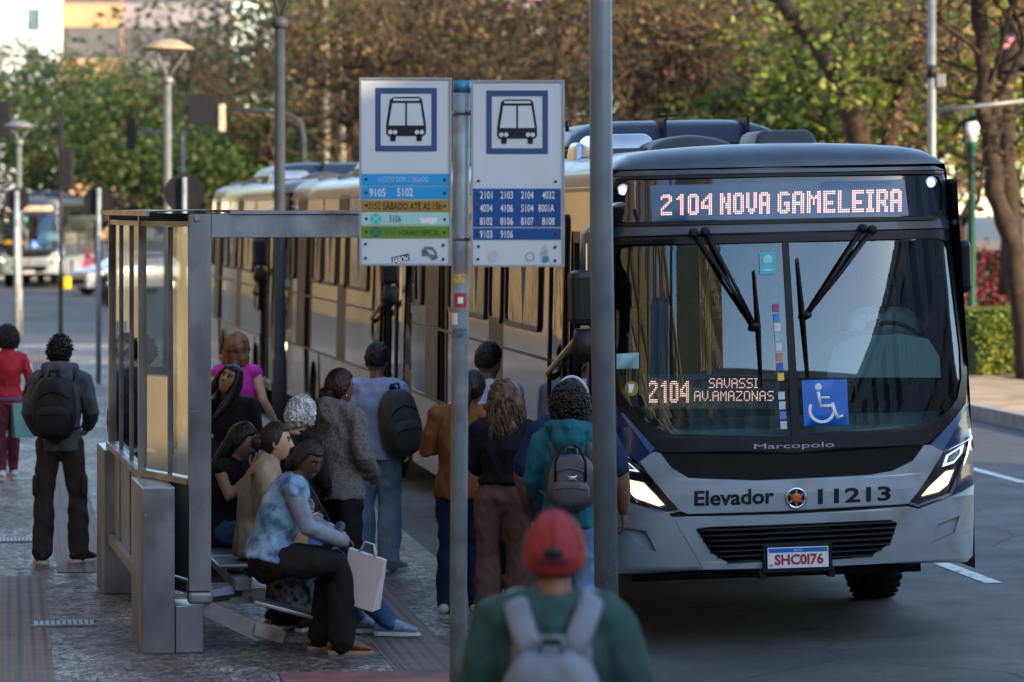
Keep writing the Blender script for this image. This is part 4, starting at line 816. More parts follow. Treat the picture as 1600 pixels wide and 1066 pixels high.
# ================================================================ shelter
steel = M('stainless_steel', (.27, .28, .295), .36, .8, .45, 3.0, bump=.12, bscale=40, dirt=((.10, .085, .07), 2.5), stretch=(1, 1, .35)); steelD = M('dull_steel', (.26, .27, .28), .5, .7, .25, 4, dirt=((.12, .09, .06), 3))
rust = M('rusty_sheet', (.30, .25, .20), .75, .2, .35, 6, dirt=((.18, .09, .04), 4)); sglass = glassM('shelter_glass', (.62, .62, .57), .05, 0, .006, .6); polycarb = M('pale_lower_pane', (.26, .31, .33), .25, 0, .1, 3, dirt=((.16, .17, .16), 3))
shel = thing('bus_shelter', 'stainless steel bus shelter with glass back wall and flat roof', 'bus shelter', (-1.985, 21.98, .17), R(10.3))
def sp(n, bm, m, par=shel): return obj(n, bm, m, par)
TOPZ = 2.69                                                          # above the pavement
for a, w_, b0 in ((0., .137, 0), (.95, .05, -.235), (3.72, .055, -.235)):   # frames: back post and cantilever beam
    bm = B(); box(bm, b0, b0+w_, a-.04, a+.04, .38 if a == 0 else 1.03, TOPZ, bev=.004); sp('post', bm, steel)
    bm = B(); h = .145 if a == 0 else .075; box(bm, b0+w_+.001, 1.42, a-.04, a+.04, TOPZ-h, TOPZ-.001, bev=.004); sp('roof_beam', bm, steel)
bm = B(); box(bm, -.003, .139, -.043, -.0405, 1.48, 1.486); box(bm, -.003, .139, -.043, -.0405, TOPZ-.147, TOPZ-.143); sp('weld_seam', bm, steelD)
bm = B(); rng = random.Random(2); n = 16                             # sheet roof, slightly buckled
g = [[bm.verts.new((-.24+1.7*i/6, -.06+4.25*j/n, TOPZ+.012+.012*math.sin(i*1.1)+rng.uniform(-.004, .006))) for j in range(n+1)] for i in range(7)]
for i in range(6):
    for j in range(n): bm.faces.new((g[i][j], g[i+1][j], g[i+1][j+1], g[i][j+1]))
sp('roof', bm, rust)
bm = B(); box(bm, -.262, -.244, -.05, 4.2, TOPZ-.012, TOPZ+.022); box(bm, .25, 1.1, -.06, -.05, TOPZ+.0, TOPZ+.022); sp('roof_edge', bm, steel)
for a in (.02, 1.18): bm = B(); lathe(bm, [(.022, 0), (.022, .02), (.012, .03)], 8, Matrix.Translation((.05, a-.065+.02, TOPZ-.03)) @ Matrix.Rotation(R(90), 4, 'X')); sp('bolt', bm, rust)
WALL = [(.04, .05), (-.07, .5), (-.21, .93), (-.21, 1.85), (-.21, 2.8), (-.21, 3.7)]   # (across, along) of the glass wall
for (b0, a0), (b1, a1) in zip(WALL, WALL[1:]):
    bm = B(); fan(bm, [(b0, a0, 1.07), (b1, a1, 1.07), (b1, a1, TOPZ-.08), (b0, a0, TOPZ-.08)]); sp('glass_pane', bm, sglass)
    bm = B(); prism(bm, [(b0-.006, a0), (b0+.006, a0), (b1+.006, a1), (b1-.006, a1)], .44, 1.02, axis='z'); sp('lower_pane', bm, polycarb)
    bm = B(); box(bm, b1-.014, b1+.014, a1-.016, a1+.016, .40, TOPZ-.08); sp('joint', bm, steelD)
    for z0, z1, w_ in ((1.022, 1.062, .045), (.36, .43, .045), (TOPZ-.078, TOPZ-.045, .02)): bm = B(); prism(bm, [(b0-w_, a0+.002), (b0+w_, a0+.002), (b1+w_, a1-.002), (b1-w_, a1-.002)], z0, z1, axis='z'); sp('rail', bm, steel if z0 > 1 else steelD)
bm = B(); box(bm, -.005, .145, -.06, .05, .30, .375, bev=.02); sp('post_foot', bm, steelD)
for a, L in ((-.03, .88), (3.45, .8)):
    bm = B(); box(bm, -.285, -.085, a, a+L, 0, 1.018, bev=.006); sp('plinth', bm, steel)
    bm = B(); box(bm, -.08, .09, a+.01, a+.40, 0, .29 if a < 0 else 1.0, bev=.006); sp('plinth', bm, steel)
bm = B()
for z in (.10, .45, .85, .97):
    for x in (-.265, -.105): lathe(bm, [(.008, 0), (.006, .004)], 8, Matrix.Translation((x, -.031, z)) @ Matrix.Rotation(R(90), 4, 'X'))
sp('rivets', bm, steelD)
# bench on brackets
bm = B(); box(bm, .30, .40, .12, 3.8, .36, .43, bev=.006); sp('bench_beam', bm, steelD)
for a in (.25, 1.5, 2.7, 3.7):
    bm = B(); tube(bm, [(.06, a, .30), (.35, a, .34)], [(.03, .04)]*2, 4, side=Vector((0, 1, 0)), smooth=False); prism(bm, [(.28, .27), (.5, .27), (.5, .36), (.28, .36)], a-.01, a+.01); sp('bench_bracket', bm, steelD)
for k in range(5):
    a = .42+k*.62; bm = B(); box(bm, .22, .60, a, a+.54, .47, .495, bev=.008); box(bm, .30, .40, a+.2, a+.34, .43, .468); sp('seat', bm, steel)
bm = B(); prism(bm, [(.10, .33), (.10, .22), (.42, .06), (.46, .10), (.46, .16)], .02, .035); prism(bm, [(.40, .10), (.58, .045), (.60, .11), (.56, .15), (.42, .18)], .0, .012); sp('bench_strut', bm, steelD)
bm = B(); box(bm, -.02, .40, -.2, .2, -.012, .012, bev=.006, mat=Matrix.Translation((.42, .16, .30)) @ Matrix.Rotation(R(16), 4, 'Y')); sp('seat', bm, steel, shel)['label'] = 'broken steel seat hanging down at the near end'
# ================================================================ bus stop post with two panels
galv = M('galvanised_pole', (.28, .33, .36), .5, .3, .25, 7, dirt=((.20, .16, .12), 5), bump=.05, bscale=60); panelW = M('panel_white', (.60, .66, .72), .42, 0, .05, 2, dirt=((.52, .56, .6), 2)); frameA = M('panel_frame', (.40, .44, .47), .4, .7, .1, 6)
pictB = M('pictogram_blue', (.028, .075, .19), .45, 0, .08, 6); pictK = M('pictogram_black', (.018, .018, .028), .5, 0, .1, 8); cyanS = M('strip_sky_blue', (.02, .33, .72), .4, 0, .06, 6); ochreS = M('strip_ochre', (.36, .22, .035), .45, 0, .08, 6); mintS = M('strip_mint', (.38, .66, .64), .45, 0, .05, 6); greenS = M('strip_green', (.13, .27, .015), .45, 0, .08, 6); navyS = M('strip_navy', (.006, .07, .27), .42, 0, .08, 6); holeM = M('screw_head', (.06, .05, .05), .6, .4, .2, 8); mintD = M('mint_dark', (.05, .55, .50), .5, 0, .08, 8); teald = M('emblem_teal', (.01, .14, .13), .5, 0, .1, 8)
SP = 290.0; SPY = FPX/SP; X_ = lambda px: (px-720)/SP; Z_ = lambda y: HC-(y-HOR)/SP-.17
stop = thing('bus_stop_sign', 'grey stop post carrying two white panels with bus pictograms', 'bus stop sign', (-80/SP, SPY, .17), 0)
def tp(n, bm, m, par=stop): return obj(n, bm, m, par)
bm = B(); tube(bm, [(-.017, 0, 0), (0, 0, Z_(320)), (.006, 0, Z_(127))], .046, 20); tp('pole', bm, galv)
bm = B(); tube(bm, [(.006, 0, Z_(145)), (.0065, 0, Z_(126))], .0475, 20); tp('pole_cap', bm, M('blue_tape', (.03, .20, .36), .4, 0, .15, 20))
for y, n in ((172, 1), (368, 1)):
    bm = B(); tube(bm, [(.003, 0, Z_(y+8)), (.003, 0, Z_(y))], .050, 20); box(bm, -.075, .075, -.035, -.028, Z_(y+7), Z_(y+1)); ell(bm, Vector((.035, -.05, Z_(y+3))), (.012, .012, .012), sub=1); tp('clamp', bm, steelD)
YF = -.055
def flat(P, y): return [Vector((X_(a), y, Z_(b))) for a, b in P]
def quad(n, x0, y0, x1, y1, m, par, d, sk=0): bm = B(); fan(bm, flat([(x0, y1), (x1, y1+sk), (x1, y0+sk), (x0, y0)], YF-d)); return obj(n, bm, m, par)
def words(n, s, x0, x1, y0, y1, m, par, d, bold=.0):
    bm = fit_text(s, X_(x0), X_(x1), Z_(y1), Z_(y0), bold)
    for v in bm.verts: v.co = Vector((v.co.x, YF-d, v.co.y))
    return obj(n, bm, m, par)
def panel(x0, x1, y0, y1, lab):
    bm = B(); box(bm, X_(x0)+.008, X_(x1)-.008, YF, YF+.012, Z_(y1)+.008, Z_(y0)-.008); p = obj('panel', bm, panelW, stop, label=lab)
    bm = B()
    for a, b, c, d in ((x0, x0+3.2, y0, y1), (x1-3.2, x1, y0, y1)): box(bm, X_(a), X_(b), YF-.008, YF+.02, Z_(d), Z_(c))
    for c, d in ((y0, y0+3.2), (y1-3.2, y1)): box(bm, X_(x0+3.2), X_(x1-3.2), YF-.0075, YF+.02, Z_(d), Z_(c))
    obj('frame', bm, frameA, p); return p
def pictogram(p, x0, y0):
    """square blue border with a bus seen from the front; x0, y0 its top-left pixel, 96 x 99 pixels"""
    bm = B(); o_ = [(0, 0), (96, 0), (96, 99), (0, 99)]; i_ = [(8.5, 9), (87.5, 9), (87.5, 90), (8.5, 90)]
    for k in range(4): a, b, c, d = o_[k], o_[(k+1) % 4], i_[(k+1) % 4], i_[k]; fan(bm, flat([(x0+q[0], y0+q[1]) for q in (a, b, c, d)], YF-.002))
    obj('pictogram_border', bm, pictB, p)
    K = lambda L: flat([(x0+q[0], y0+q[1]) for q in L], YF-.003); bm = B()
    fan(bm, K([(29, 14), (69, 14), (73, 18), (79, 58), (79, 71), (76, 75), (20, 75), (17, 71), (17, 58), (23, 18)])); fan(bm, K([(23, 74), (32, 74), (31.5, 83), (23.5, 83)])); fan(bm, K([(64, 74), (73, 74), (72.5, 83), (64.5, 83)]))
    b = obj('pictogram_bus', bm, pictK, p); K = lambda L: flat([(x0+q[0], y0+q[1]) for q in L], YF-.004); bm = B()
    fan(bm, K([(28, 16.5), (69, 16.5), (69, 20), (28, 20)])); fan(bm, K([(26.5, 24), (46.5, 24), (46.5, 58.5), (21, 58.5)])); fan(bm, K([(49.5, 24), (70, 24), (75.5, 58.5), (49.5, 58.5)]))
    for cx in (23.5, 31, 65, 72.5): fan(bm, K([(cx+3.6*math.cos(R(a)), 69+3.6*math.sin(R(a))) for a in range(0, 360, 30)]))
    obj('pictogram_windows', bm, panelW, b)
def screws(p, pts): 
    bm = B()
    for x, y in pts: lathe(bm, [(.0085, 0), (.0075, .004), (.004, .005)], 8, Matrix.Translation((X_(x), YF-.003, Z_(y))) @ Matrix.Rotation(R(90), 4, 'X'))
    obj('screws', bm, holeM, p)
pl = panel(562, 706, 122, 415, 'white panel with sky blue, ochre, mint and green route strips'); pictogram(pl, 587, 138)
st = []
for y0, y1, m, n in ((272, 290, cyanS, 'sky blue strip with worn white lettering'), (291.5, 311, cyanS, 'sky blue strip reading 9105 5102'), (313, 331, ochreS, 'ochre strip reading sábado até as 15h'), (332.5, 351.5, mintS, 'mint strip reading 5106'), (353.5, 372, greenS, 'green strip reading 5107')): q = quad('route_strip', 565, y0, 704.5, y1, m, pl, .0035); q['label'] = n; st.append(q)
words('strip_words', 'EXCETO DOM. E FERIADO', 592, 670, 276, 285, M('worn_white', (.33, .56, .75), .5, 0, .3, 40), st[0], .0045)
words('route_number', '9105', 578, 603, 295, 307.5, whiteS, st[1], .0045, .01); words('route_number', '5102', 621, 646, 294, 307, whiteS, st[1], .0045, .01)
words('route_number', '2152', 576, 595, 317, 327, pictK, st[2], .0045); words('strip_words', 'SÁBADO ATÉ AS 15h', 599, 690, 314.5, 328, pictK, st[2], .0045, .01); words('route_number', '5106', 609, 627, 336.5, 347, pictK, st[3], .0045); words('route_number', '5107', 602, 620, 357, 368, teald, st[4], .0045); words('strip_words', 'HORÁRIO ESPECIAL', 624, 688, 357, 368.5, pictK, st[4], .0045, .005)
for k, (cy, m) in enumerate(((342, mintD), (362.5, teald))):
    bm = B(); fan(bm, flat([(588+10*math.cos(R(a)), cy+9*math.sin(R(a))) for a in range(30, 390, 60)], YF-.0045)); e = obj('emblem', bm, m, st[3+k]); bm = B()
    for s_ in (-1, 1): fan(bm, flat([(582, cy-s_*5-1), (582, cy-s_*5+1), (594, cy+s_*5+1), (594, cy+s_*5-1)], YF-.0055-.0004*s_))
    obj('emblem_cross', bm, mintS if k == 0 else greenS, e)
screws(pl, [(573, y) for y in (280, 301, 321, 342, 362)]+[(695, y) for y in (281, 302, 322, 343, 363)]+[(572, 381), (572, 403), (693, 383), (693, 405)])
bm = B(); fan(bm, flat([(612, 402), (639, 396), (641, 407), (614, 413)], YF-.003)); q = obj('sticker', bm, pictK, pl); bm = fit_text('SABOH', X_(614), X_(638), Z_(409.5), Z_(399.5), .03)
for v in bm.verts: v.co = Vector((v.co.x, YF-.004, v.co.y-(v.co.x-X_(614))*-.15-.010))
obj('sticker_word', bm, whiteS, q)
bm = B(); fan(bm, flat([(659, 392), (664, 385), (676, 386), (683, 395), (684, 404), (676, 407), (670, 400), (660, 400)], YF-.003)); q = obj('sticker', bm, M('graffiti_grey', (.12, .14, .14), .5, 0, .5, 60), pl); bm = B(); fan(bm, flat([(667, 390), (676, 391), (680, 398), (672, 397)], YF-.004)); obj('sticker_patch', bm, mintS, q)
bm = B(); fan(bm, flat([(655, 341), (684, 340), (683, 347), (676, 351), (668, 348), (660, 349)], YF-.0045)); obj('torn_paper', bm, whiteS, st[3])
pr = panel(736, 882, 126, 417, 'white panel with navy strips of bus route numbers'); pictogram(pr, 760, 142)
s0 = quad('route_strip', 739, 295, 876, 354.5, navyS, pr, .0035); s1 = quad('route_strip', 739, 356.5, 876, 374.5, navyS, pr, .0035)
for j, row in enumerate((('2101', '2103', '2104', '4032'), ('4034', '4106', '5104', '8001A'), ('8102', '8106', '8107', '8108'), ('9103', '9106'))):
    for i, w_ in enumerate(row):
        x = (750, 782, 814, 847)[i]; x = 841 if w_ == '8001A' else x; words('route_number', w_, x, x+(25 if w_ == '8001A' else 19.5), 299+j*20.4, 311+j*20.4, whiteS, s1 if j == 3 else s0, .0045, .012)
screws(pr, [(747, 304+20.4*j) for j in range(4)]+[(868, 304+20.4*j) for j in range(4)]+[(748, 283), (868, 284), (748, 385), (747, 405), (867, 386), (867, 407)])
bm = B(); fan(bm, flat([(771+8.5*math.cos(R(a)), 400+8.5*math.sin(R(a))) for a in range(0, 360, 30)], YF-.003)); obj('sticker', bm, M('faded_sticker', (.52, .54, .52), .6, 0, .08, 30), pr)
bm = B()
for a in range(0, 360, 30): fan(bm, flat([(828+r*math.cos(R(b)), 401+r*math.sin(R(b))) for r, b in ((5.5, a), (7.5, a), (7.5, a+30), (5.5, a+30))], YF-.003))
obj('sticker', bm, M('faded_ring', (.35, .40, .42), .6, 0, .2, 30), pr)
bm = B(); fan(bm, flat([(851, 381), (855, 387), (857, 397), (859, 408), (852, 411), (846, 409), (844, 398), (847, 388)], YF-.003)); q = obj('sticker', bm, M('graffiti_pale', (.42, .47, .5), .5, 0, .35, 50), pr); bm = B(); fan(bm, flat([(847, 402), (856, 400), (858, 408), (848, 410)], YF-.004)); obj('sticker_patch', bm, M('graffiti_teal', (.02, .25, .36), .5, 0, .2, 40), q)
for y0, y1, m, a0, a1 in ((428, 443, M('sticker_yellow', (.5, .36, .1), .5, 0, .4, 60), -60, 40), (458, 480, M('sticker_red', (.42, .03, .03), .5, 0, .15, 30), -40, 45), (489, 507, whiteS, -65, -15), (513, 528, M('sticker_dull', (.10, .14, .17), .5, 0, .6, 60), -60, 50)):
    bm = B(); n = 8; r = .0475
    vs = [[bm.verts.new((-.004+r*math.sin(R(a0+(a1-a0)*k/n)), -r*math.cos(R(a0+(a1-a0)*k/n)), Z_(y))) for y in (y1, y0)] for k in range(n+1)]
    for a, b in zip(vs, vs[1:]): bm.faces.new((a[0], b[0], b[1], a[1]))
    tp('pole_sticker', bm, m)
bm = B(); r = .049; vs = [[bm.verts.new((-.004+r*math.sin(R(a)), -r*math.cos(R(a)), Z_(y))) for y in (474, 464)] for a in (-14, -7, 0, 7, 14, 20)]
for a, b in zip(vs, vs[1:]): bm.faces.new((a[0], b[0], b[1], a[1]))
tp('sticker_mark', bm, whiteS)
# ================================================================ poles and lamps
greyP = M('grey_painted_pole', (.12, .15, .175), .5, .1, .2, 6, dirt=((.16, .15, .14), 6), bump=.04, bscale=50); darkP = M('dark_grey_pole', (.035, .043, .052), .55, .0, .2, 6); lampM = M('lamp_post_grey', (.17, .175, .18), .5, .3, .2, 6); blackMt = M('black_metal', (.014, .014, .017), .5, 0, .2, 8)
t = thing('tall_pole', 'tall plain grey steel pole right of the stop panels', 'pole', (.485, FPX/288, .17)); bm = B(); tube(bm, [(.035, 0, 0), (0, 0, 2.6), (-.015, 0, 6.5)], [.066, .063, .058], 20); obj('shaft', bm, greyP, t); bm = B(); tube(bm, [(.035, 0, 0), (.035, 0, .02)], .14, 16); obj('base_plate', bm, greyP, t)
bm = B()
rng = random.Random(4)
for k in range(9):
    z0 = .55+k*.065; r = .0668; a = R(8); pts = [(math.sin(a+rng.uniform(-.2, .2)), rng.uniform(-.02, .03)) for _ in range(3)]
    tube(bm, [(.028+r*x, -r*math.sqrt(max(0, 1-x*x)), z0+dz) for x, dz in pts], .0025, 4)
obj('graffiti', bm, M('graffiti_green', (.03, .20, .19), .5, 0, .2, 9), t)
def post_lamp(label, px, Y, capy, capw, polew, army, cm, group='mushroom lamps'):
    s = FPX/Y; z = lambda y: HC-(y-HOR)/s-.17; t = thing('street_lamp', label, 'street lamp', AT(px, Y), 0, group); r = polew/s/2; bm = B()
    tube(bm, [(0, 0, 0), (0, 0, 1.0), (0, 0, 1.02), (0, 0, z(army))], [r*1.25, r*1.2, r, r*.85], 14); lathe(bm, [(r*1.0, z(army)-.02), (r*1.5, z(army)+.02), (r*1.3, z(army)+.09), (r*.5, z(army)+.12)], 12); obj('post', bm, lampM if cm != darkP else darkP, t)
    cw = capw/s/2; zc = z(capy)
    for k in range(3):
        a = R(90+120*k+25); bm = B(); tube(bm, [(0, 0, z(army)+.08), (cw*.25*math.cos(a), cw*.25*math.sin(a), z(army)*.6+zc*.4), (cw*.62*math.cos(a), cw*.62*math.sin(a), zc-.1), (cw*.68*math.cos(a), cw*.68*math.sin(a), zc)], .02, 6); obj('arm', bm, lampM if cm != darkP else darkP, t)
    bm = B(); lathe(bm, [(cw*.9, -.03), (cw, 0), (cw*.9, .03), (cw*.72, cw*.16), (cw*.45, cw*.30), (cw*.15, cw*.36)], 26, Matrix.Translation((0, 0, zc))); obj('cap', bm, cm, t)
    bm = B(); lathe(bm, [(cw*.35, -.06), (cw*.4, -.04), (cw*.4, -.03)], 14, Matrix.Translation((0, 0, zc))); obj('diffuser', bm, M('lamp_diffuser', (.5, .5, .48), .4), t)
capM = M('sunlit_cap', (.36, .27, .17), .7, .2, .25, 4)  # orange sunlight on the cap put into its base colour
post_lamp('lamp post with sun-tinted mushroom cap behind the shelter roof', 262, 62, 76, 84, 13, 130, capM)
post_lamp('distant grey mushroom lamp at the left edge', 30, 77, 197, 47, 9, 226, lampM)
post_lamp('dark grey lamp post rising out of the shelter roof, its head cut by the frame', 437, 41, -62, 96, 18.5, 42, darkP)
def disc_sign(label, px, Y, cy, rad, top, m=blackMt, mark=True):
    s = FPX/Y; z = lambda y: HC-(y-HOR)/s-.17; t = thing('round_sign', label, 'road sign', AT(px, Y), 0, 'round road signs seen from behind'); bm = B(); tube(bm, [(0, 0, 0), (0, 0, z(top))], 4/s, 10); obj('post', bm, galv, t)
    bm = B(); lathe(bm, [(rad/s, -.004), (rad/s, .004)], 30, Matrix.Translation((0, .05, z(cy))) @ Matrix.Rotation(R(90), 4, 'X')); obj('disc', bm, m, t)
disc_sign('black backed round sign on a thin post left of the shelter', 154, 56, 314, 24, 294)
disc_sign('black backed round sign showing above the shelter roof', 288, 47, 302, 32, 277)
disc_sign('black backed round sign in front of the oncoming bus', 26, 74, 312, 19, 298)
# traffic lights
def signal_head(bm_par, loc, rz, scale=1., n=3, horiz=False, par=None):
    bm = B(); w_, h = .32*scale, .34*scale*n; M4 = Matrix.Translation(loc) @ Matrix.Rotation(rz, 4, 'Z') @ Matrix.Rotation(R(90) if horiz else 0, 4, 'Y')
    box(bm, -w_/2, w_/2, -.1, .1, -h/2, h/2, bev=.02, mat=M4)
    for k in range(n): lathe(bm, [(.12*scale, 0), (.13*scale, .16), (.125*scale, .16), (.11*scale, .02)], 12, M4 @ Matrix.Translation((0, .1, -h/2+(k+.5)*.34*scale)) @ Matrix.Rotation(R(-90), 4, 'X'))
    return obj('signal_head', bm, blackMt, par)
t = thing('traffic_light', 'black traffic light post with side head and yellow push button, left', 'traffic light', AT(95, 77), 0); s = FPX/77; bm = B(); tube(bm, [(0, 0, 0), (0, 0, HC+159/s-.17)], .045, 12); obj('post', bm, blackMt, t); signal_head(None, (.13, .05, HC+62/s-.17), 0, .85, 3, par=t); bm = B(); box(bm, .06, .22, -.08, .08, 1.0, 1.28, bev=.02); obj('push_button', bm, M('yellow_box', (.55, .40, .02), .5, 0, .1, 5), t)
t = thing('traffic_light', 'cantilever traffic light with dark backboard over the avenue, behind the dark lamp post', 'traffic light', AT(474, 84), 0); s = FPX/84; z = lambda y: HC-(y-HOR)/s-.17; x = lambda px: (px-474)/s
bm = B(); tube(bm, [(0, 0, 0), (0, 0, z(215)), (x(470), 0, z(192)), (x(455), 0, z(180)), (x(400), 0, z(172)), (x(345), 0, z(172))], [.075, .07, .06, .05, .045, .045], 10); obj('mast', bm, darkP, t)
bm = B(); box(bm, x(293), x(340), -.03, .03, z(194), z(148), bev=.01); obj('backboard', bm, blackMt, t); signal_head(None, (x(318), .1, z(172)), 0, .8, 3, True, t); bm = B(); box(bm, x(342), x(352), -.08, .08, z(206), z(163), bev=.02); obj('bracket', bm, M('sunlit_bracket', (.5, .42, .3), .6), t)  # bracket coloured pale for the sunlight on its right side
t = thing('traffic_light', 'small traffic light hanging from an arm behind the lamp post with sun-tinted cap', 'traffic light', AT(285, 110), 0); s = FPX/110; bm = B(); tube(bm, [(0, 0, 0), (0, 0, HC+110/s), ((208-285)/s, 0, HC+115/s)], [.09, .07, .05], 8); obj('mast', bm, lampM, t); signal_head(None, ((205-285)/s, 0, HC+112/s-.05), 0, .95, 3, par=t)
t = thing('traffic_light', 'traffic light with pale edge at the far left edge', 'traffic light', AT(-25, 90), 0); s = FPX/90; bm = B(); tube(bm, [(0, 0, 0), (0, 0, HC+90/s), (35/s, 0, HC+110/s)], [.09, .07, .05], 8); obj('mast', bm, lampM, t); signal_head(None, (33/s, 0, HC+140/s-.17), 0, .9, 3, par=t); 
# right side poles
t = thing('steel_pole', 'pale steel pole with small box and long side arm on the right', 'pole', AT(1456, 55, .19), 0); s = FPX/55; bm = B(); tube(bm, [(0, 0, 0), (0, 0, HC+340/s)], [.075, .062], 14); obj('shaft', bm, lampM, t); bm = B(); tube(bm, [(.05, 0, HC+153/s-.19), (150/s, 0, HC+170/s-.19)], [.04, .035], 10); obj('side_arm', bm, lampM, t); bm = B(); box(bm, .06, .20, -.08, .08, HC+(HOR-137)/s-.19, HC+(HOR-116)/s-.19, bev=.01); obj('junction_box', bm, lampM, t); bm = B(); tube(bm, [(0, 0, HC+186/s), (0, 0, HC+206/s)], .078, 14); obj('strap', bm, blackMt, t)
gpol = M('lantern_green', (.006, .05, .034), .45, 0, .15, 5); t = thing('park_lantern', 'green cast iron park lantern with white globe by the right hedge', 'lantern', AT(1518, 62, .2), 0); s = FPX/62; z = lambda y: HC-(y-HOR)/s-.2
bm = B(); lathe(bm, [(.2, 0), (.2, .25), (.12, .35), (.09, .6), (.075, 1.2), (.06, z(230)-.1), (.1, z(230)), (.12, z(222))], 14); obj('post', bm, gpol, t); bm = B(); lathe(bm, [(.09, z(222)), (.14, z(205)), (.15, z(195)), (.12, z(188))], 14); obj('globe', bm, M('milky_globe', (.72, .74, .74), .35), t); bm = B(); lathe(bm, [(.16, z(190)), (.14, z(186)), (.06, z(181)), (.015, z(175))], 14); obj('lantern_cap', bm, gpol, t)
# drain covers in the pavement
for lab, px, py, w_, l_, rz in (('rectangular metal drain grating by the left tactile band, near', 100, 976, .40, .24, 8), ('metal cover plate in the pavement at the far left edge', 30, 845, .34, .3, 8)):
    t = thing('drain_cover', lab, 'drain cover', G(px, py)+Vector((0, 0, .004)), R(rz)); bm = B(); box(bm, -w_/2, w_/2, -l_/2, l_/2, -.02, .003); obj('plate', bm, blackMt, t); bm = B()
    for k in range(11): x = -w_/2+w_*(k+.5)/11; box(bm, x-w_*.03, x+w_*.03, -l_*.46, l_*.46, .003, .009)
    box(bm, -w_/2-.02, w_/2+.02, -l_/2-.02, -l_/2, -.01, .008); box(bm, -w_/2-.02, w_/2+.02, l_/2, l_/2+.02, -.01, .008); obj('bars', bm, steelD, t)
# ================================================================ cars
def car(label, loc, rz, paint, L=3.9, W=1.7, H=1.48, lit=False, group='parked and passing cars'):
    t = thing('car', label, 'car', loc, rz, group)                   # nose towards local -y
    prof = [(0, .42), (.02, .68), (.12, .80), (.95, .96), (1.55, H-.06), (2.1, H), (3.1, H-.04), (3.6, 1.0), (L-.05, .92), (L, .5)]
    bm = B(); secs = []
    n = len(prof)
    for k in range(n):
        y, z = prof[k]; top = z; belt = min(z, .95); hw = W/2*(1 if .3 < y < L-.3 else .86); rw = hw*(1-.26*max(0, (top-.95)/.55))
        secs.append([bm.verts.new((x, y, zz)) for x, zz in ((-hw*.96, .28), (-hw, .5), (-hw, belt*.94), (-rw, top-.03), (-rw*.8, top), (0, top+.01), (rw*.8, top), (rw, top-.03), (hw, belt*.94), (hw, .5), (hw*.96, .28))])
    for a, b in zip(secs, secs[1:]):
        for k in range(10): bm.faces.new((a[k], a[k+1], b[k+1], b[k])).smooth = True
    bm.faces.new(secs[0][::-1]); bm.faces.new(secs[-1]); bmesh.ops.recalc_face_normals(bm, faces=bm.faces); obj('body', bm, paint, t)
    bm = B(); hw = W/2
    fan(bm, [(-hw*.80, .98, .985), (hw*.80, .98, .985), (hw*.66, 1.53, H-.07), (-hw*.66, 1.53, H-.07)]); obj('windscreen', bm, darkg, t)
    for s in (-1, 1):
        bm = B(); fan(bm, [(s*(hw-.02)*(1 if z < 1 else .83)+s*.012, y, z) for y, z in ((1.2, 1.0), (3.3, 1.02), (3.05, H-.13), (1.68, H-.13))]); obj('side_window', bm, darkg, t)
        bm = B(); ell(bm, Vector((s*hw*.66, .07, .68)), (.18, .08, .09), sub=2); obj('headlight', bm, lampon if lit else chrome, t)
        for y in (.75, L-.75):
            bm = B(); lathe(bm, [(.2, -.09), (.3, -.1), (.32, -.06), (.32, .06), (.3, .1), (.2, .09)], 24, Matrix.Translation((s*(hw-.08), y, .32)) @ Matrix.Rotation(R(90), 4, 'Y')); wh = obj('wheel', bm, rubber, t)
            bm = B(); lathe(bm, [(.2, -.01), (.19, .02), (.03, .03)], 12, Matrix.Translation((s*(hw+.01), y, .32)) @ Matrix.Rotation(R(90*s), 4, 'Y')); obj('rim', bm, alu, wh)
    bm = B(); box(bm, -.55, .55, -.03, .0, .38, .56, bev=.02); obj('grille', bm, blackMt, t); return t
silvP = M('car_silver', (.42, .47, .55), .25, .3, .05, 2, coat=.8); redP = M('car_red', (.22, .02, .04), .3, 0, .08, 2, coat=.7); blkP = M('car_dark', (.02, .025, .035), .25, 0, .1, 2, coat=.8); whP = M('car_white', (.62, .65, .68), .3, 0, .05, 2, coat=.7)
car('silver hatchback on the avenue left of the shelter', AT(120, 120, 0), R(-58), silvP)
car('dark red car behind the silver hatchback', AT(122, 138, 0), R(20), redP)
car('dark car with lit headlamp beside the oncoming bus', AT(112, 152, 0), R(8), blkP, lit=True)
car('dark car with pale roof rack parked behind the red hedge', AT(1500, 104, .21), R(-95), blkP)
car('white car beyond the red hedge, parked nose out', AT(1590, 112, .21), R(-92), whP)
# motorbike seen end-on, dark
t = thing('motorbike', 'dark motorbike in front of the silver hatchback', 'motorbike', AT(168, 106, 0), R(15)); bm = B()
for y in (0, 1.25): lathe(bm, [(.22, -.05), (.3, -.05), (.31, 0), (.3, .05), (.22, .05)], 20, Matrix.Translation((0, y, .31)) @ Matrix.Rotation(R(90), 4, 'Y'))
obj('wheels', bm, rubber, t); bm = B(); ell(bm, Vector((0, .5, .82)), (.16, .32, .17)); ell(bm, Vector((0, 1.0, .84)), (.14, .4, .08)); box(bm, -.15, .15, .35, .85, .35, .68, bev=.06); tube(bm, [(0, 0, .31), (0, .12, .75), (0, .2, 1.02)], .04, 8); tube(bm, [(-.36, .28, 1.06), (0, .18, 1.04), (.36, .28, 1.06)], .018, 8); ell(bm, Vector((0, .06, .88)), (.1, .09, .11), sub=2); obj('frame', bm, blkP, t)
# bus parked beyond the park, mostly hidden by the trunk and hedge
vb = copy_tree(bus2); vb.location = (13.4, 116, .1); vb.rotation_euler = (0, 0, R(60)); vb['label'] = 'blue and white bus half hidden behind the park trunk on the right'
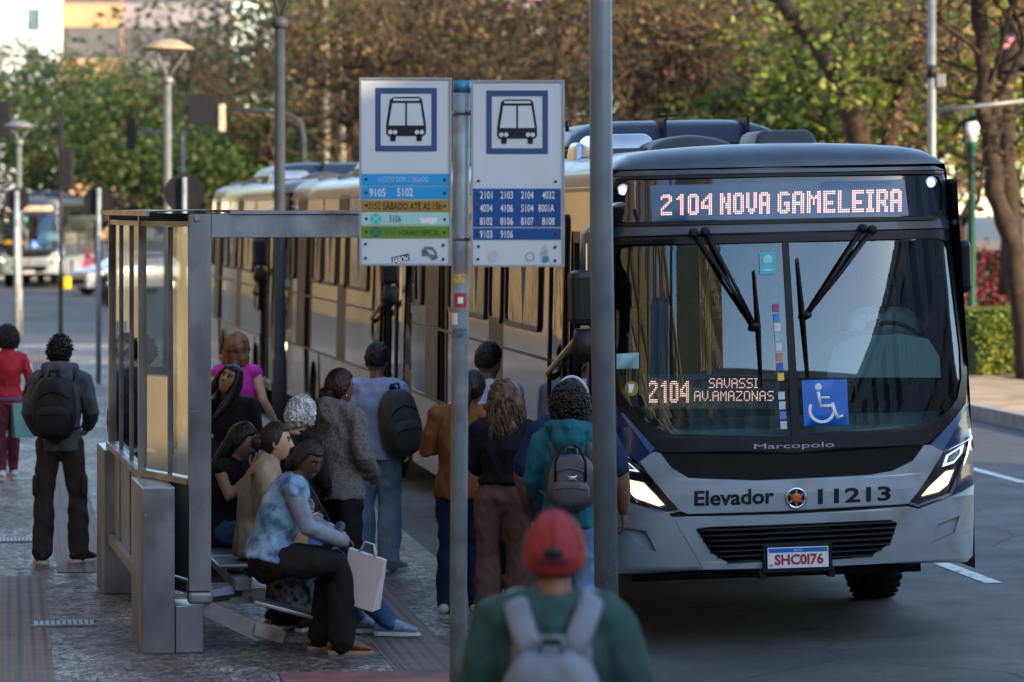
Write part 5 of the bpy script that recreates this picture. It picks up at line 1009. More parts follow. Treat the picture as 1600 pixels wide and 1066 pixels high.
# ================================================================ people
V = Vector
def remesh(bm, vox=.013, it=5, fac=.5):
    bmesh.ops.triangulate(bm, faces=[f for f in bm.faces if len(f.verts) > 4]); me = bpy.data.meshes.new('tmp'); bm.to_mesh(me); bm.free(); o = bpy.data.objects.new('tmp', me); COL.objects.link(o)
    m = o.modifiers.new('r', 'REMESH'); m.mode = 'VOXEL'; m.voxel_size = vox; m.use_smooth_shade = True
    m = o.modifiers.new('s', 'SMOOTH'); m.factor = fac; m.iterations = it
    dg = bpy.context.evaluated_depsgraph_get(); r = bpy.data.meshes.new_from_object(o.evaluated_get(dg)); bpy.data.objects.remove(o); bpy.data.meshes.remove(me)
    r.materials.clear(); return r
def wrinkle(me, amp=.006, sc=9., seed=0, stretch=.45):
    """cloth folds: displace along the normals by ridged noise"""
    nn = [v.normal.copy() for v in me.vertices]; off = V((seed*3.1, seed*1.7, seed*.9))
    for v, n in zip(me.vertices, nn):
        p = V((v.co.x*sc, v.co.y*sc, v.co.z*sc*stretch+v.co.x*sc*.5))+off; a = noise.noise(p); b = noise.noise(p*2.3+V((5, 5, 5)))
        v.co += n*(amp*(1-2*abs(a))*.9-amp*.35+amp*.5*b)
    return me
SK = [M('skin_light', (.50, .30, .21), .5, 0, .08, 12, bump=.03, bscale=120, spec=.4), M('skin_tan', (.33, .18, .115), .5, 0, .1, 12, spec=.4), M('skin_brown', (.19, .095, .058), .5, 0, .1, 12, spec=.4), M('skin_dark', (.085, .045, .03), .48, 0, .12, 12, spec=.4)]
LIP = M('lips', (.34, .10, .085), .45, 0, .08, 20); EYEW = M('eye_white', (.36, .34, .32), .25, 0, .03, 20); EYEB = M('eye_iris', (.02, .012, .008), .15, 0, .1, 30); BROW = M('eyebrow', (.02, .014, .011), .8, 0, .2, 40)
def hairM(name, rgb): return M(name, rgb, .5, 0, .55, 28, bump=.7, bscale=55, stretch=(1, 1, .25), spec=.35)
HB = hairM('hair_black', (.009, .008, .008)); HD = hairM('hair_dark_brown', (.022, .013, .009)); HBr = hairM('hair_brown', (.10, .05, .025)); HW = hairM('hair_white', (.52, .53, .52)); HM = hairM('hair_maroon', (.028, .006, .008)); HA = hairM('hair_auburn', (.14, .055, .022))
def headpt(d):
    x, y, z = d; p = V((.077*x, .098*y, .120*z))
    if z < 0:
        k = -z; p.x *= 1-.30*k**1.6; p.y *= (1-.50*k) if y < 0 else (1-.06*k)
    if p.y > .072: p.y = .072+(p.y-.072)*.62
    X, Z = p.x, p.z; g = math.exp
    if y > 0:
        nz = max(0, min(1, (.028-Z)/.055)) if Z > -.034 else max(0, 1-(-.034-Z)/.010)
        p.y += .026*g(-(X/(.008+.006*nz))**2)*nz
        p.y -= .011*g(-((abs(X)-.031)/.015)**2-((Z-.012)/.012)**2)
        p.y += .004*g(-((Z-.034)/.010)**2-(X/.045)**2)
        p.y += .006*g(-((Z+.064)/.011)**2-(X/.022)**2)-.006*g(-((Z+.063)/.0028)**2-(X/.024)**2)
        p.y += .010*g(-((Z+.098)/.018)**2-(X/.026)**2)
    return p
def head_bm(brow=True):
    bm = B(); n, m = 72, 64; rows = []
    for i in range(m+1):
        th = math.pi*i/m; rows.append([bm.verts.new(headpt((math.sin(th)*math.sin(2*math.pi*k/n), math.sin(th)*math.cos(2*math.pi*k/n), math.cos(th)))) for k in range(n)])
    for a, b in zip(rows, rows[1:]):
        for k in range(n):
            f = bm.faces.new((a[k], b[k], b[(k+1) % n], a[(k+1) % n])); f.smooth = True; c = f.calc_center_median()
            if c.y > .05:
                if abs(c.z+.063) < .0105-abs(c.x)*.25 and abs(c.x) < .026: f.material_index = 1
                if brow and abs(c.z-(.033-.25*abs(abs(c.x)-.032))) < .0042 and .014 < abs(c.x) < .052: f.material_index = 4
    for s in (-1, 1):
        ell(bm, V((s*.031, .0775, .012)), (.0125, .0095, .0062), sub=2, mi=2); ell(bm, V((s*.031, .0848, .012)), (.0058, .0035, .0058), sub=2, mi=3)
        ell(bm, V((s*.077, -.005, -.006)), (.010, .020, .032), Matrix.Rotation(s*.35, 3, 'Z'), sub=2)
        tube(bm, [(s*.018, .083, .021), (s*.031, .0885, .0225), (s*.046, .078, .019)], [.0022, .0035, .002], 5, mi=4)
    return bm
def hair_shell(mask, off, amp, sc, seed=0, n=64, m=52, fine=0.):
    """closed shell following the skull; mask(d) in 0..1 lets it dive under the skin outside the hairline"""
    bm = B(); rows = []; so_ = V((seed, seed*2, 0))
    for i in range(m+1):
        th = math.pi*i/m; row = []
        for k in range(n):
            d = V((math.sin(th)*math.sin(2*math.pi*k/n), math.sin(th)*math.cos(2*math.pi*k/n), math.cos(th))); p = headpt(d) if d.y < .3 else V((.077*d.x, .098*d.y, .12*d.z)); w_ = max(0, min(1, mask(d)))
            o_ = off(d) if callable(off) else off; q = noise.noise(d*sc+so_)*amp+(noise.noise(d*sc*3+so_)*fine if fine else 0); row.append(bm.verts.new(p*(1-.1*(1-w_))+d*((o_+q)*w_)))
        rows.append(row)
    for a, b in zip(rows, rows[1:]):
        for k in range(n): bm.faces.new((a[k], b[k], b[(k+1) % n], a[(k+1) % n])).smooth = True
    return bm
def hm(front=.55, side=-.15, back=-.75):
    """hairline: height (of the unit head) above which there is hair, by azimuth"""
    def f(d):
        L = math.hypot(d.x, d.y)+1e-6; c = d.y/L; lim = (front if c > .55 else side+(front-side)*max(0, (c-.1)/.45)) if c > .1 else side+(back-side)*min(1, (.1-c)/.7); return (d.z-lim)/.10+.5
    return f
def drape(bm, pts, rad, n=28, ridge=.12, k=9, wave=0., seed=0):
    """falling hair: flattened tube with strand ridges"""
    pts = [V(p) for p in pts]; fine, fr = [], []
    for i in range(len(pts)-1):
        for j in range(5): a = j/5; fine.append(pts[i].lerp(pts[i+1], a)); fr.append((rad[i][0]*(1-a)+rad[i+1][0]*a, rad[i][1]*(1-a)+rad[i+1][1]*a))
    fine.append(pts[-1]); fr.append(rad[-1]); rings = []
    for i, p in enumerate(fine):
        d = (fine[min(i+1, len(fine)-1)]-fine[max(i-1, 0)]).normalized(); s, u = basis(d, V((1, 0, 0))); ring = []
        for q in range(n):
            a = 2*math.pi*q/n; r = 1+ridge*math.sin(a*k+i*.25*(1 if wave else .3))+wave*noise.noise(V((math.cos(a)*2, math.sin(a)*2+seed, i*.45)))
            ring.append(bm.verts.new(p+s*fr[i][0]*math.cos(a)*r+u*fr[i][1]*math.sin(a)*r))
        rings.append(ring)
    for a, b in zip(rings, rings[1:]):
        for q in range(n): bm.faces.new((a[q], a[(q+1) % n], b[(q+1) % n], b[q])).smooth = True
    bm.faces.new(rings[0][::-1]); bm.faces.new(rings[-1])
def curls(bm, n, c, r, size, rng, zmin=-.6, ymax=.5):
    for _ in range(n):
        while True:
            d = V((rng.gauss(0, 1), rng.gauss(0, 1), rng.gauss(0, 1))).normalized()
            if d.z > zmin and (d.y < ymax or d.z > .45): break
        ell(bm, V(c)+V((d.x*r[0], d.y*r[1], d.z*r[2]))*rng.uniform(.92, 1.06), tuple(size*rng.uniform(.6, 1.3) for _ in range(3)), sub=1)
def hair(style, rng):
    if style == 'short':
        bm = hair_shell(hm(.55, -.05, -.62), .014, .008, 9, 1, fine=.012)
        for _ in range(420):
            d = V((rng.gauss(0, 1), rng.gauss(-.3, 1), rng.gauss(.5, .8))).normalized()
            if hm(.6, .0, -.5)(d) > .7: p = headpt(d)+d*.010; e = (d*.5+V((rng.gauss(0, .5), rng.gauss(-.2, .5), rng.gauss(-.2, .5)))).normalized(); tube(bm, [p, p+e*.013+d*.006, p+e*.026+d*.006], [.006, .005, .001], 5)
        return bm
    if style == 'under_cap': return hair_shell(hm(.8, .1, -.6), .010, .003, 9, 1)
    if style == 'fade':
        bm = hair_shell(hm(.5, .1, -.25), lambda d: .010+.026*max(0, d.z), .008, 8, 2, fine=.01); curls(bm, 420, (0, -.005, .03), (.078, .097, .112), .0085, rng, .2); return bm
    if style == 'afro':
        bm = hair_shell(hm(.5, -.3, -.8), lambda d: .045+.012*d.z, .016, 6, 3, fine=.022); curls(bm, 1100, (0, -.012, .008), (.124, .141, .160), .0095, rng, -.62, .45); return bm
    if style == 'curly_white':
        bm = hair_shell(hm(.52, -.25, -.7), .034, .014, 7, 4, fine=.02); curls(bm, 800, (0, -.008, .01), (.104, .122, .140), .0095, rng, -.5, .45); return bm
    if style == 'bob':
        bm = hair_shell(hm(.5, -.5, -.9), lambda d: .03+.018*max(0, -d.y), .008, 5, 5, fine=.006); drape(bm, [(0, -.03, .05), (0, -.04, -.06), (0, -.045, -.15), (0, -.04, -.19)], [(.10, .09), (.118, .092), (.125, .085), (.10, .06)], 40, .05, 13, .15, 2); return bm
    if style == 'bun':
        bm = hair_shell(hm(.55, -.12, -.62), .011, .004, 9, 6, fine=.004); ell(bm, V((0, -.115, .0)), (.052, .045, .05), sub=3, fn=lambda d: 1+.1*math.sin(14*d.x+9*d.z)); return bm
    if style == 'low_bun':
        bm = hair_shell(hm(.52, -.15, -.7), .014, .006, 8, 7, fine=.008); ell(bm, V((0, -.105, -.05)), (.062, .05, .055), sub=3, fn=lambda d: 1+.12*math.sin(12*d.x+8*d.z)); return bm
    if style == 'pony':
        bm = hair_shell(hm(.55, -.12, -.62), .012, .004, 9, 8); drape(bm, [(0, -.10, .02), (0, -.15, .0), (0, -.16, -.10), (0, -.14, -.22)], [(.03, .03), (.045, .04), (.05, .035), (.012, .01)], 20, .12, 6, .1); return bm
    if style == 'long':
        bm = hair_shell(hm(.55, -.4, -.9), .016, .004, 6, 9); drape(bm, [(0, -.04, .03), (0, -.062, -.08), (0, -.085, -.22), (0, -.085, -.40)], [(.088, .06), (.105, .058), (.115, .05), (.07, .028)], 40, .05, 12); return bm
    if style == 'long_front':
        bm = hair_shell(hm(.55, -.4, -.9), .016, .004, 6, 9); drape(bm, [(0, -.04, .03), (0, -.062, -.08), (0, -.085, -.22), (0, -.085, -.36)], [(.088, .06), (.10, .058), (.105, .05), (.06, .028)], 40, .05, 12)
        for s in (-1, 1): drape(bm, [(s*.05, .03, .095), (s*.084, .02, .02), (s*.094, .015, -.10), (s*.10, .05, -.24), (s*.09, .07, -.36)], [(.022, .04), (.018, .045), (.026, .046), (.032, .038), (.012, .014)], 18, .08, 6)
        return bm
    if style == 'wavy':
        bm = hair_shell(hm(.5, -.45, -.9), .026, .014, 5, 10, fine=.01); drape(bm, [(0, -.03, .04), (0, -.055, -.08), (0, -.07, -.2), (0, -.065, -.31)], [(.098, .075), (.122, .075), (.135, .065), (.08, .035)], 44, .07, 9, .5, 3)
        for _ in range(150):
            a = rng.uniform(-3.1, -.05); x, y = .125*math.cos(a), -.06+.075*math.sin(a); z = rng.uniform(-.2, .03); pts = [(x+.014*math.sin(j*1.1+a*9), y+.012*math.cos(j*1.1+a*7), z-.03*j) for j in range(6)]; tube(bm, pts, [.003, .0055, .006, .0055, .004, .001], 5)
        return bm
def hand(bm, w, d, n, side, curl=.35, k=1.):
    """palm, four unequal bent fingers and a thumb from the side; d along the hand, n out of the palm"""
    d = d.normalized(); n = (n-d*n.dot(d)).normalized(); s = d.cross(n)*side
    tube(bm, [w-d*.015*k, w+d*.03*k, w+d*.085*k], [(.024*k, .018*k), (.038*k, .016*k), (.040*k, .012*k)], 10, side=s, cap='r')
    for i, (o_, L) in enumerate(((.030, .070), (.010, .078), (-.011, .073), (-.031, .058))):
        p = w+d*(.083-.004*abs(i-1))*k+s*o_*k; a = curl*(1+.12*i); pts = [p-d*.01*k]; q = d.copy()
        pts.append(p)
        for j, f in enumerate((.45, .31, .26)): q = (q*math.cos(a)+n*math.sin(a)).normalized(); nn_ = n; n2 = (n-q*n.dot(q)).normalized(); p = p+q*L*f*k; pts.append(p); a = curl*1.15
        tube(bm, pts, [.0095*k, .0092*k, .0086*k, .008*k, .0066*k], 7, cap='r')
    p = w+d*.022*k+s*.030*k; t = (s*.75+d*.75+n*.35).normalized(); tube(bm, [p-s*.012*k, p+t*.026*k, p+(t+d*.35+n*.25).normalized()*.055*k, p+(t+d*.7+n*.4).normalized()*.078*k], [.013*k, .0115*k, .0098*k, .007*k], 7, cap='r')
STAND = dict(pelvis=(0, 0, .93), waist=(0, 0, 1.06), chest=(0, -.01, 1.25), neck=(0, -.01, 1.43), head=(0, .025, 1.575), shL=(-.170, -.012, 1.375), shR=(.170, -.012, 1.375), elL=(-.225, -.045, 1.11), elR=(.225, -.045, 1.11), wrL=(-.225, .05, .87), wrR=(.225, .05, .87),
             hipL=(-.088, 0, .90), hipR=(.088, 0, .90), knL=(-.10, .02, .49), knR=(.10, .02, .49), anL=(-.105, -.03, .085), anR=(.105, -.03, .085), ftL=-8., ftR=8., yaw=0., pit=0., rol=0.)
SIT = dict(STAND, pelvis=(0, 0, .60), waist=(0, .0, .73), chest=(0, .02, .92), neck=(0, .05, 1.09), head=(0, .09, 1.235), shL=(-.165, .04, 1.04), shR=(.165, .04, 1.04), elL=(-.22, .10, .80), elR=(.22, .10, .80), wrL=(-.08, .33, .72), wrR=(.08, .33, .72),
           hipL=(-.09, .02, .58), hipR=(.09, .02, .58), knL=(-.11, .43, .56), knR=(.11, .43, .56), anL=(-.11, .45, .09), anR=(.11, .45, .09))
def person(label, loc, rz, h, pose, skin, hairs, hmat, top, bottom, shoe, build=1., fem=False, handsK=dict(), z=.17, sleeve='long', top_hem=-.09, loose=1., leg_hem=.07, skirt=False, hood=None, extra=None, seed=1, glasses=False, collar=None, sole=None, parts_only=None, bottom_loose=1.):
    rng = random.Random(seed); K = h/1.70; J = {k: (V(v) if isinstance(v, tuple) else v) for k, v in pose.items()}; X = V((1, 0, 0)); b = build
    t = thing('person', label, 'person', (loc[0], loc[1], z), R(rz)); S4 = Matrix.Scale(K, 4)
    sx = (J['shR']-J['shL']).normalized(); hx = (J['hipR']-J['hipL']).normalized()
    def torso(bm, g, hem=None, upper=True, low=True):
        pl, wa, ch, nk = J['pelvis'], J['waist'], J['chest'], J['neck']; w = (.155 if fem else .150)*b; P, Q = [], []
        if low:
            dn = (pl-wa).normalized(); e_ = -hem if hem is not None else .06; P.append(pl+dn*e_); Q.append(((w+.016 if fem else w+.006)*(1 if e_ > -.02 else .93)+g, .122*b*(1 if e_ > -.02 else .93)+g)); P.append(pl+dn*(e_-.02)); Q.append(Q[-1])
            if e_ > .0: P.append(pl); Q.append(((w+.012 if fem else w)+g, .118*b+g))
        P += [wa, ch]; Q += [((.122 if fem else .138)*b+g, .098*b+g), ((.142 if fem else .158)*b+g, .112*b+g)]
        P += [ch.lerp(nk, .62)]; Q += [((.140 if fem else .155)*b+g, .088*b+g)]; P += [ch.lerp(nk, .92)]; Q += [(.075*b+g, .062*b+g)]
        tube(bm, P, Q, 22, side=sx, cap=True)
        for s, c in ((J['shL'], -1), (J['shR'], 1)): tube(bm, [ch.lerp(nk, .75), s], [.062*b+g, (.052 if fem else .058)*b+g], 12, cap='r')
    ar = (.043 if fem else .049)*b
    def arm(bm, S, g, a=0., e=1.):
        s, el, wr = J['sh'+S], J['el'+S], J['wr'+S]; P = [(s, ar*1.12), (s.lerp(el, .5), ar), (el, ar*.82), (el.lerp(wr, .35), ar*.84), (wr, ar*.58)]; L = [0, .25, .5, .68, 1.]; pts, rad = [], []
        for (p, r), l_ in zip(P, L):
            if l_ <= e: pts.append(p); rad.append(r+g*(1+.5*l_))
            else:
                i = next(i for i in range(5) if L[i] > e); f = (e-L[i-1])/(L[i]-L[i-1]); pts.append(P[i-1][0].lerp(P[i][0], f)); rad.append(P[i-1][1]*(1-f)+P[i][1]*f+g*(1+.5*e)); break
        tube(bm, pts, rad, 14, cap='r')
    def leg(bm, S, g, e=1., hemr=None):
        hp, kn, an = J['hip'+S], J['kn'+S], J['an'+S]; th = (.088 if fem else .084)*b; P = [hp, hp.lerp(kn, .45), kn, kn.lerp(an, .3), an.lerp(kn, .06)]; Q = [th*1.03+g, th*.92+g, .060*b+g, .060*b+g, .040*b+g]
        if hemr: Q[3] = max(Q[3], .056*b+g*.6+hemr*.25); Q[4] = hemr; P[4] = an+(kn-an).normalized()*(-.01)
        tube(bm, P, Q, 16, cap='r')
    # ---- skin: torso, arms, legs, neck in one surface, with head and hands
    bm = B(); torso(bm, -.012)
    for S in 'LR': arm(bm, S, -.002); leg(bm, S, -.014)
    tube(bm, [J['chest'].lerp(J['neck'], .7), J['neck'], J['head']+V((0, -.012, -.05))], [.062*b, (.048 if fem else .056)*b, .05], 14, cap='r')
    me = remesh(bm, .015, 4); bm = B(); bm.from_mesh(me); bpy.data.meshes.remove(me)
    for f in bm.faces: f.smooth = True; f.material_index = 0
    HM4 = Matrix.Translation(J['head']) @ Matrix.Rotation(R(J['yaw']), 4, 'Z') @ Matrix.Rotation(R(J['pit']), 4, 'X') @ Matrix.Rotation(R(J['rol']), 4, 'Y'); hb = head_bm(); add(bm, hb, HM4, None)
    for S, sd in (('L', -1), ('R', 1)):
        d = (J['wr'+S]-J['el'+S]).normalized(); hd = handsK.get(S, {}); hand(bm, J['wr'+S]+d*.01, V(hd['d']) if 'd' in hd else d, V(hd.get('n', (-sd, .2, 0))), hd.get('side', sd), hd.get('curl', .4), .95 if fem else 1.05)
    bm.transform(S4); body = obj('body', bm, [skin, LIP, EYEW, EYEB, BROW], t)
    # ---- hair
    if hairs:
        bm = hair(hairs, rng); bm.transform(S4 @ HM4); obj('hair', bm, hmat, t)
    # ---- shoes
    for S in 'LR':
        an = J['an'+S]; fy = J['ft'+S]; f = Matrix.Rotation(R(fy), 3, 'Z') @ V((0, 1, 0)); fp_ = J.get('fp'+S, 0.); f = (f*math.cos(R(fp_))+V((0, 0, math.sin(R(fp_))))).normalized(); up = V((0, 0, 1)); up = (up-f*up.dot(f)).normalized(); sd = f.cross(up); c = an-up*.045; bm = B()
        tube(bm, [c-f*.065+up*.015, c-f*.03+up*.03, c+f*.05+up*.022, c+f*.12+up*.004, c+f*.175-up*.006], [(.034, .034), (.040, .045), (.042, .040), (.044, .030), (.030, .018)], 14, side=sd, cap='r'); tube(bm, [an-up*.03, an+up*.03], [.043, .040], 12)
        me = remesh(bm, .010, 3); bm = B(); bm.from_mesh(me); bpy.data.meshes.remove(me); bm.transform(S4); sh = obj('shoe', bm, shoe, t, True)
        bm = B(); L = [(-.085, .03), (-.06, .04), (0, .038), (.07, .046), (.14, .047), (.185, .03), (.205, .008)]; P = [(a, w) for a, w in L]+[(a, -w) for a, w in L[::-1]]; lo = [bm.verts.new(c+f*a+sd*w-up*.04) for a, w in P]; hi = [bm.verts.new(c+f*a+sd*w-up*(.016 if a < .15 else .022)) for a, w in P]
        bm.faces.new(lo[::-1]); bm.faces.new(hi)
        for i in range(len(P)): bm.faces.new((lo[i], lo[(i+1) % len(P)], hi[(i+1) % len(P)], hi[i]))
        bmesh.ops.recalc_face_normals(bm, faces=bm.faces); bm.transform(S4); obj('sole', bm, sole or M('sole_white', (.55, .55, .54), .7), sh)
    # ---- trousers or skirt
    bm = B(); pl, wa = J['pelvis'], J['waist']
    tube(bm, [pl+(pl-wa).normalized()*.05, pl, pl.lerp(wa, .6)], [(.145*b*(1.06 if fem else 1)+.008, .11*b+.01), (.155*b*(1.06 if fem else 1)+.008, .116*b+.01), (.135*b+.006, .10*b+.006)], 20, side=hx, cap='r')
    if skirt:
        kc = (J['knL']+J['knR'])/2; ac = (J['anL']+J['anR'])/2; tube(bm, [pl, pl.lerp(kc, .5), kc, kc.lerp(ac, skirt)], [(.17*b, .135*b), (.19*b, .15*b), (.20, .16), (.24, .19)], 24, side=hx)
    else:
        for S in 'LR': leg(bm, S, .010*bottom_loose, hemr=leg_hem)
    me = remesh(bm, .013, 5); wrinkle(me, .012 if not skirt else .014, 8, seed, .35 if skirt else .9); me.transform(S4); obj('skirt' if skirt else 'trousers', me, bottom, t, True)
    # ---- top
    bm = B(); torso(bm, .013*loose, hem=top_hem)
    if sleeve:
        e = {'long': 1.0, 'short': .40, 'none': .03}[sleeve]
        for S in 'LR': arm(bm, S, .011*loose if sleeve != 'none' else .006, e=e)
    if hood:
        nk = J['neck']; tube(bm, [nk+V((-.09, .05, -.03)), nk+V((-.10, -.05, .03)), nk+V((0, -.115, .035)), nk+V((.10, -.05, .03)), nk+V((.09, .05, -.03))], [.035, .05, .06, .05, .035], 12, cap='r'); tube(bm, [nk+V((0, -.10, .03)), nk+V((0, -.135, -.05)), nk+V((0, -.13, -.15))], [(.10, .05), (.115, .045), (.06, .02)], 16, side=X, cap='r')
    if collar: nk = J['neck']; tube(bm, [nk+V((0, -.01, -.05)), nk+V((0, .005, .035))], [(.085, .085), (.07, .07)], 16, cap='r')
    me = remesh(bm, .013, 5); wrinkle(me, .014, 8.5, seed+3, .6); me.transform(S4); obj('top', me, top, t, True)
    if extra: extra(t, J, S4, arm, torso, HM4)
    if glasses:
        bm = B()
        for s in (-1, 1): tube(bm, [(s*.031+.024*math.cos(R(a)), .094, .010+.018*math.sin(R(a))) for a in range(0, 361, 24)], .0022, 5, cap=False); tube(bm, [(s*.055, .093, .014), (s*.078, .05, .014), (s*.08, -.01, .008)], .002, 5)
        tube(bm, [(-.008, .095, .013), (.008, .095, .013)], .002, 5); bm.transform(S4 @ HM4); obj('glasses', bm, M('thin_metal', (.3, .25, .2), .3, .9), t)
    return t
def P_(**k): return dict(STAND, **k)
def Q_(**k): return dict(SIT, **k)
def cloth(name, rgb, **k): return M(name, rgb, k.pop('rough', .85), 0, k.pop('var', .16), k.pop('scale', 18), bump=k.pop('bump', .45), bscale=k.pop('bscale', 95), spec=.2, **k)
def sbox(bm, c, r, p=3.5, sub=4, rot=None, fn=None, mi=0):
    b2 = bmesh.new(); bmesh.ops.create_icosphere(b2, subdivisions=sub, radius=1)
    for v in b2.verts:
        d = v.co; s = (abs(d.x)**p+abs(d.y)**p+abs(d.z)**p)**(-1/p); q = d*s; k = fn(q) if fn else 1; v.co = V((q.x*r[0]*k, q.y*r[1]*k, q.z*r[2]))
    for f in b2.faces: f.smooth = True
    add(bm, b2, Matrix.Translation(c) @ (rot.to_4x4() if rot else Matrix()), mi)
def backpack(label, t, c, r, mat, trim, rot=None, straps=True, top_h=1.40, K=1., pocket=True, sx=.12, seed=0, handles=False):
    """rucksack in the wearer's frame"""
    bp = thing('backpack', label, 'backpack', t.location, t.rotation_euler.z); rot = rot or Matrix.Identity(3); c = V(c)
    bm = B(); sbox(bm, c, r, 3.2, 4, rot, fn=lambda q: 1-.10*max(0, q.z)-.03*abs(q.z)); me = bpy.data.meshes.new('m'); bm.to_mesh(me); bm.free(); wrinkle(me, .016, 9, seed); me.transform(Matrix.Scale(K, 4)); obj('bag', me, mat, bp, True)
    S = Matrix.Scale(K, 4); out = rot @ V((0, -1, 0)); upv = rot @ V((0, 0, 1)); rt = rot @ V((1, 0, 0))
    if pocket:
        bm = B(); sbox(bm, c+out*r[1]*.86-upv*r[2]*.38, (r[0]*.78, r[1]*.38, r[2]*.5), 3.2, 3, rot); bm.transform(S); obj('pocket', bm, mat, bp)
        bm = B(); P = [c+out*r[1]*(1.24)+rt*r[0]*.62*x-upv*r[2]*(.16+.05*x*x) for x in (-1, -.5, 0, .5, 1)]; tube(bm, P, .005, 5); P = [c+out*r[1]*.985+rt*r[0]*.74*x+upv*r[2]*(.55-.25*x*x) for x in (-1, -.5, 0, .5, 1)]; tube(bm, P, .005, 5); bm.transform(S); obj('zip', bm, trim, bp)
    bm = B(); tube(bm, [c+upv*r[2]*.95-rt*.035, c+upv*(r[2]+.045)-rt*.03, c+upv*(r[2]+.045)+rt*.03, c+upv*r[2]*.95+rt*.035], .009, 6); bm.transform(S); obj('handle', bm, trim, bp)
    if straps:
        for s in (-1, 1):
            bm = B(); tube(bm, [c-out*r[1]*.8+rt*s*sx*.8+upv*r[2]*.8, V((s*sx*1.05, -.03, top_h+.035)), V((s*sx*1.15, .085, top_h-.04)), V((s*sx*1.25, .115, top_h-.2)), V((s*sx*1.7, .03, top_h-.36)), c-out*r[1]*.6+rt*s*r[0]*.8-upv*r[2]*.7], [(.028, .010)]*4+[(.014, .006)]*2, 8, side=V((1, 0, 0))); bm.transform(S); obj('strap', bm, trim, bp)
    return bp
def bag(name, label, loc, rz, w_, d, h, m, hm_, handle=.1, tap=.9):
    t = thing(name, label, 'bag', loc, rz); bm = B(); n = 10
    g = [[bm.verts.new((x*w_/2*(tap+(1-tap)*j/n if True else 1), y*d/2*(1-.75*j/n), h*j/n)) for x, y in ((-1, -1), (-.3, -1.06), (.35, -1.03), (1, -1), (1.02, 0), (1, 1), (.3, 1.05), (-.35, 1.03), (-1, 1), (-1.02, 0))] for j in range(n+1)]
    for a, b in zip(g, g[1:]):
        for k in range(10): bm.faces.new((a[k], a[(k+1) % 10], b[(k+1) % 10], b[k]))
    bm.faces.new(g[0][::-1]); bm.faces.new(g[-1]); obj('bag_body', bm, m, t)
    for s in (-1, 1): bm = B(); tube(bm, [(-w_*.22, s*d*.1, h), (-w_*.12, 0, h+handle), (w_*.12, 0, h+handle), (w_*.22, s*d*.1, h)], .006, 6); obj('handle', bm, hm_, t)
    return t
# ================================================================ the people of the photograph
jeansB = cloth('blue_jeans', (.035, .075, .16), dirt=((.07, .12, .22), 6)); jeansL = cloth('light_jeans', (.15, .23, .32), dirt=((.22, .30, .38), 5)); blackC = cloth('black_cloth', (.010, .010, .012)); charC = cloth('charcoal_fleece', (.075, .08, .09)); brownC = cloth('brown_trousers', (.16, .09, .075)); darkBr = cloth('dark_brown_cargo', (.036, .029, .026))
shoeB = M('shoe_black', (.015, .015, .018), .6, 0, .2, 20); shoeBl = M('shoe_blue', (.12, .22, .33), .7, 0, .3, 40, rgb2=(.28, .36, .42)); shoeG = M('shoe_grey_blue', (.22, .27, .31), .7, 0, .15, 20); shoeW = M('shoe_white', (.50, .52, .55), .6, 0, .08, 20); sandal = M('sandal_brown', (.16, .05, .02), .5, 0, .2, 20)
def W_(px, Y): return ((px-800)*Y/FPX, Y)
# woman in the red jacket, far left, walking away
wr = person('woman in a red jacket and wine red leggings walking away at the far left edge', W_(12, 36), 18, 1.52, P_(anR=(.09, .16, .085), knR=(.09, .14, .50), anL=(-.09, -.17, .11), knL=(-.09, -.02, .48), elR=(.24, -.06, 1.13), wrR=(.22, .10, .93), yaw=18), SK[2], 'afro', HB, cloth('red_jacket', (.30, .012, .025), rough=.6), cloth('wine_leggings', (.11, .02, .035)), shoeW, fem=True, seed=2, leg_hem=.048, collar=True, build=1.0,
            extra=lambda t, J, S, arm, torso, H: [obj('stripe', (lambda bm: (tube(bm, [J['elR']+V((.045, -.01, .0)), J['elR'].lerp(J['shR'], .75)+V((.058, -.01, 0))], [(.012, .006)]*2, 6), bm.transform(S), bm)[2])(B()), whiteS, t), obj('waistband', (lambda bm: (tube(bm, [J['pelvis']+V((0, 0, -.05)), J['pelvis']+V((0, 0, .0))], [(.178, .14), (.18, .142)], 24), bm.transform(S), bm)[2])(B()), M('striped_band', (.04, .05, .10), .8, 0, .3, 30), t)])
x, y = W_(36, 35.7); bag('shopping_bag', 'teal plastic bag hanging beside the woman in the red jacket', (x, y, .62), .4, .22, .16, .34, M('teal_plastic', (.03, .16, .17), .35, 0, .2, 8), M('teal_plastic', (.03, .16, .17)), .08)
# young man with black backpack
mb = person('young man in a dark grey hoodie and black backpack waiting behind the shelter', W_(94, 27.6), 4, 1.74, P_(elR=(.24, -.02, 1.13), wrR=(.20, .20, 1.02), elL=(-.235, -.03, 1.12), wrL=(-.17, .18, .98), anL=(-.13, -.05, .085), anR=(.14, .0, .085), knL=(-.12, .0, .49), knR=(.13, .03, .49), ftL=12, ftR=-38, yaw=-14, pit=6), SK[2], 'short', HB, charC, darkBr, shoeB, hood=True, seed=3, build=.94, leg_hem=.075, bottom_loose=1.3, loose=1.25,
            extra=lambda t, J, S, arm, torso, H: [obj('cargo_pocket', (lambda bm: (sbox(bm, V((s*.185, -.01, .58)), (.022, .07, .08), 4, 3), bm.transform(S), bm)[2])(B()), darkBr, t) for s in (-1, 1)])
backpack('black backpack on the young man in the grey hoodie', mb, (-.035, -.20, 1.17), (.165, .095, .235), M('black_nylon', (.012, .013, .017), .55, 0, .2, 10, bump=.15, bscale=200), blackC, K=1.74/1.7, seed=1)
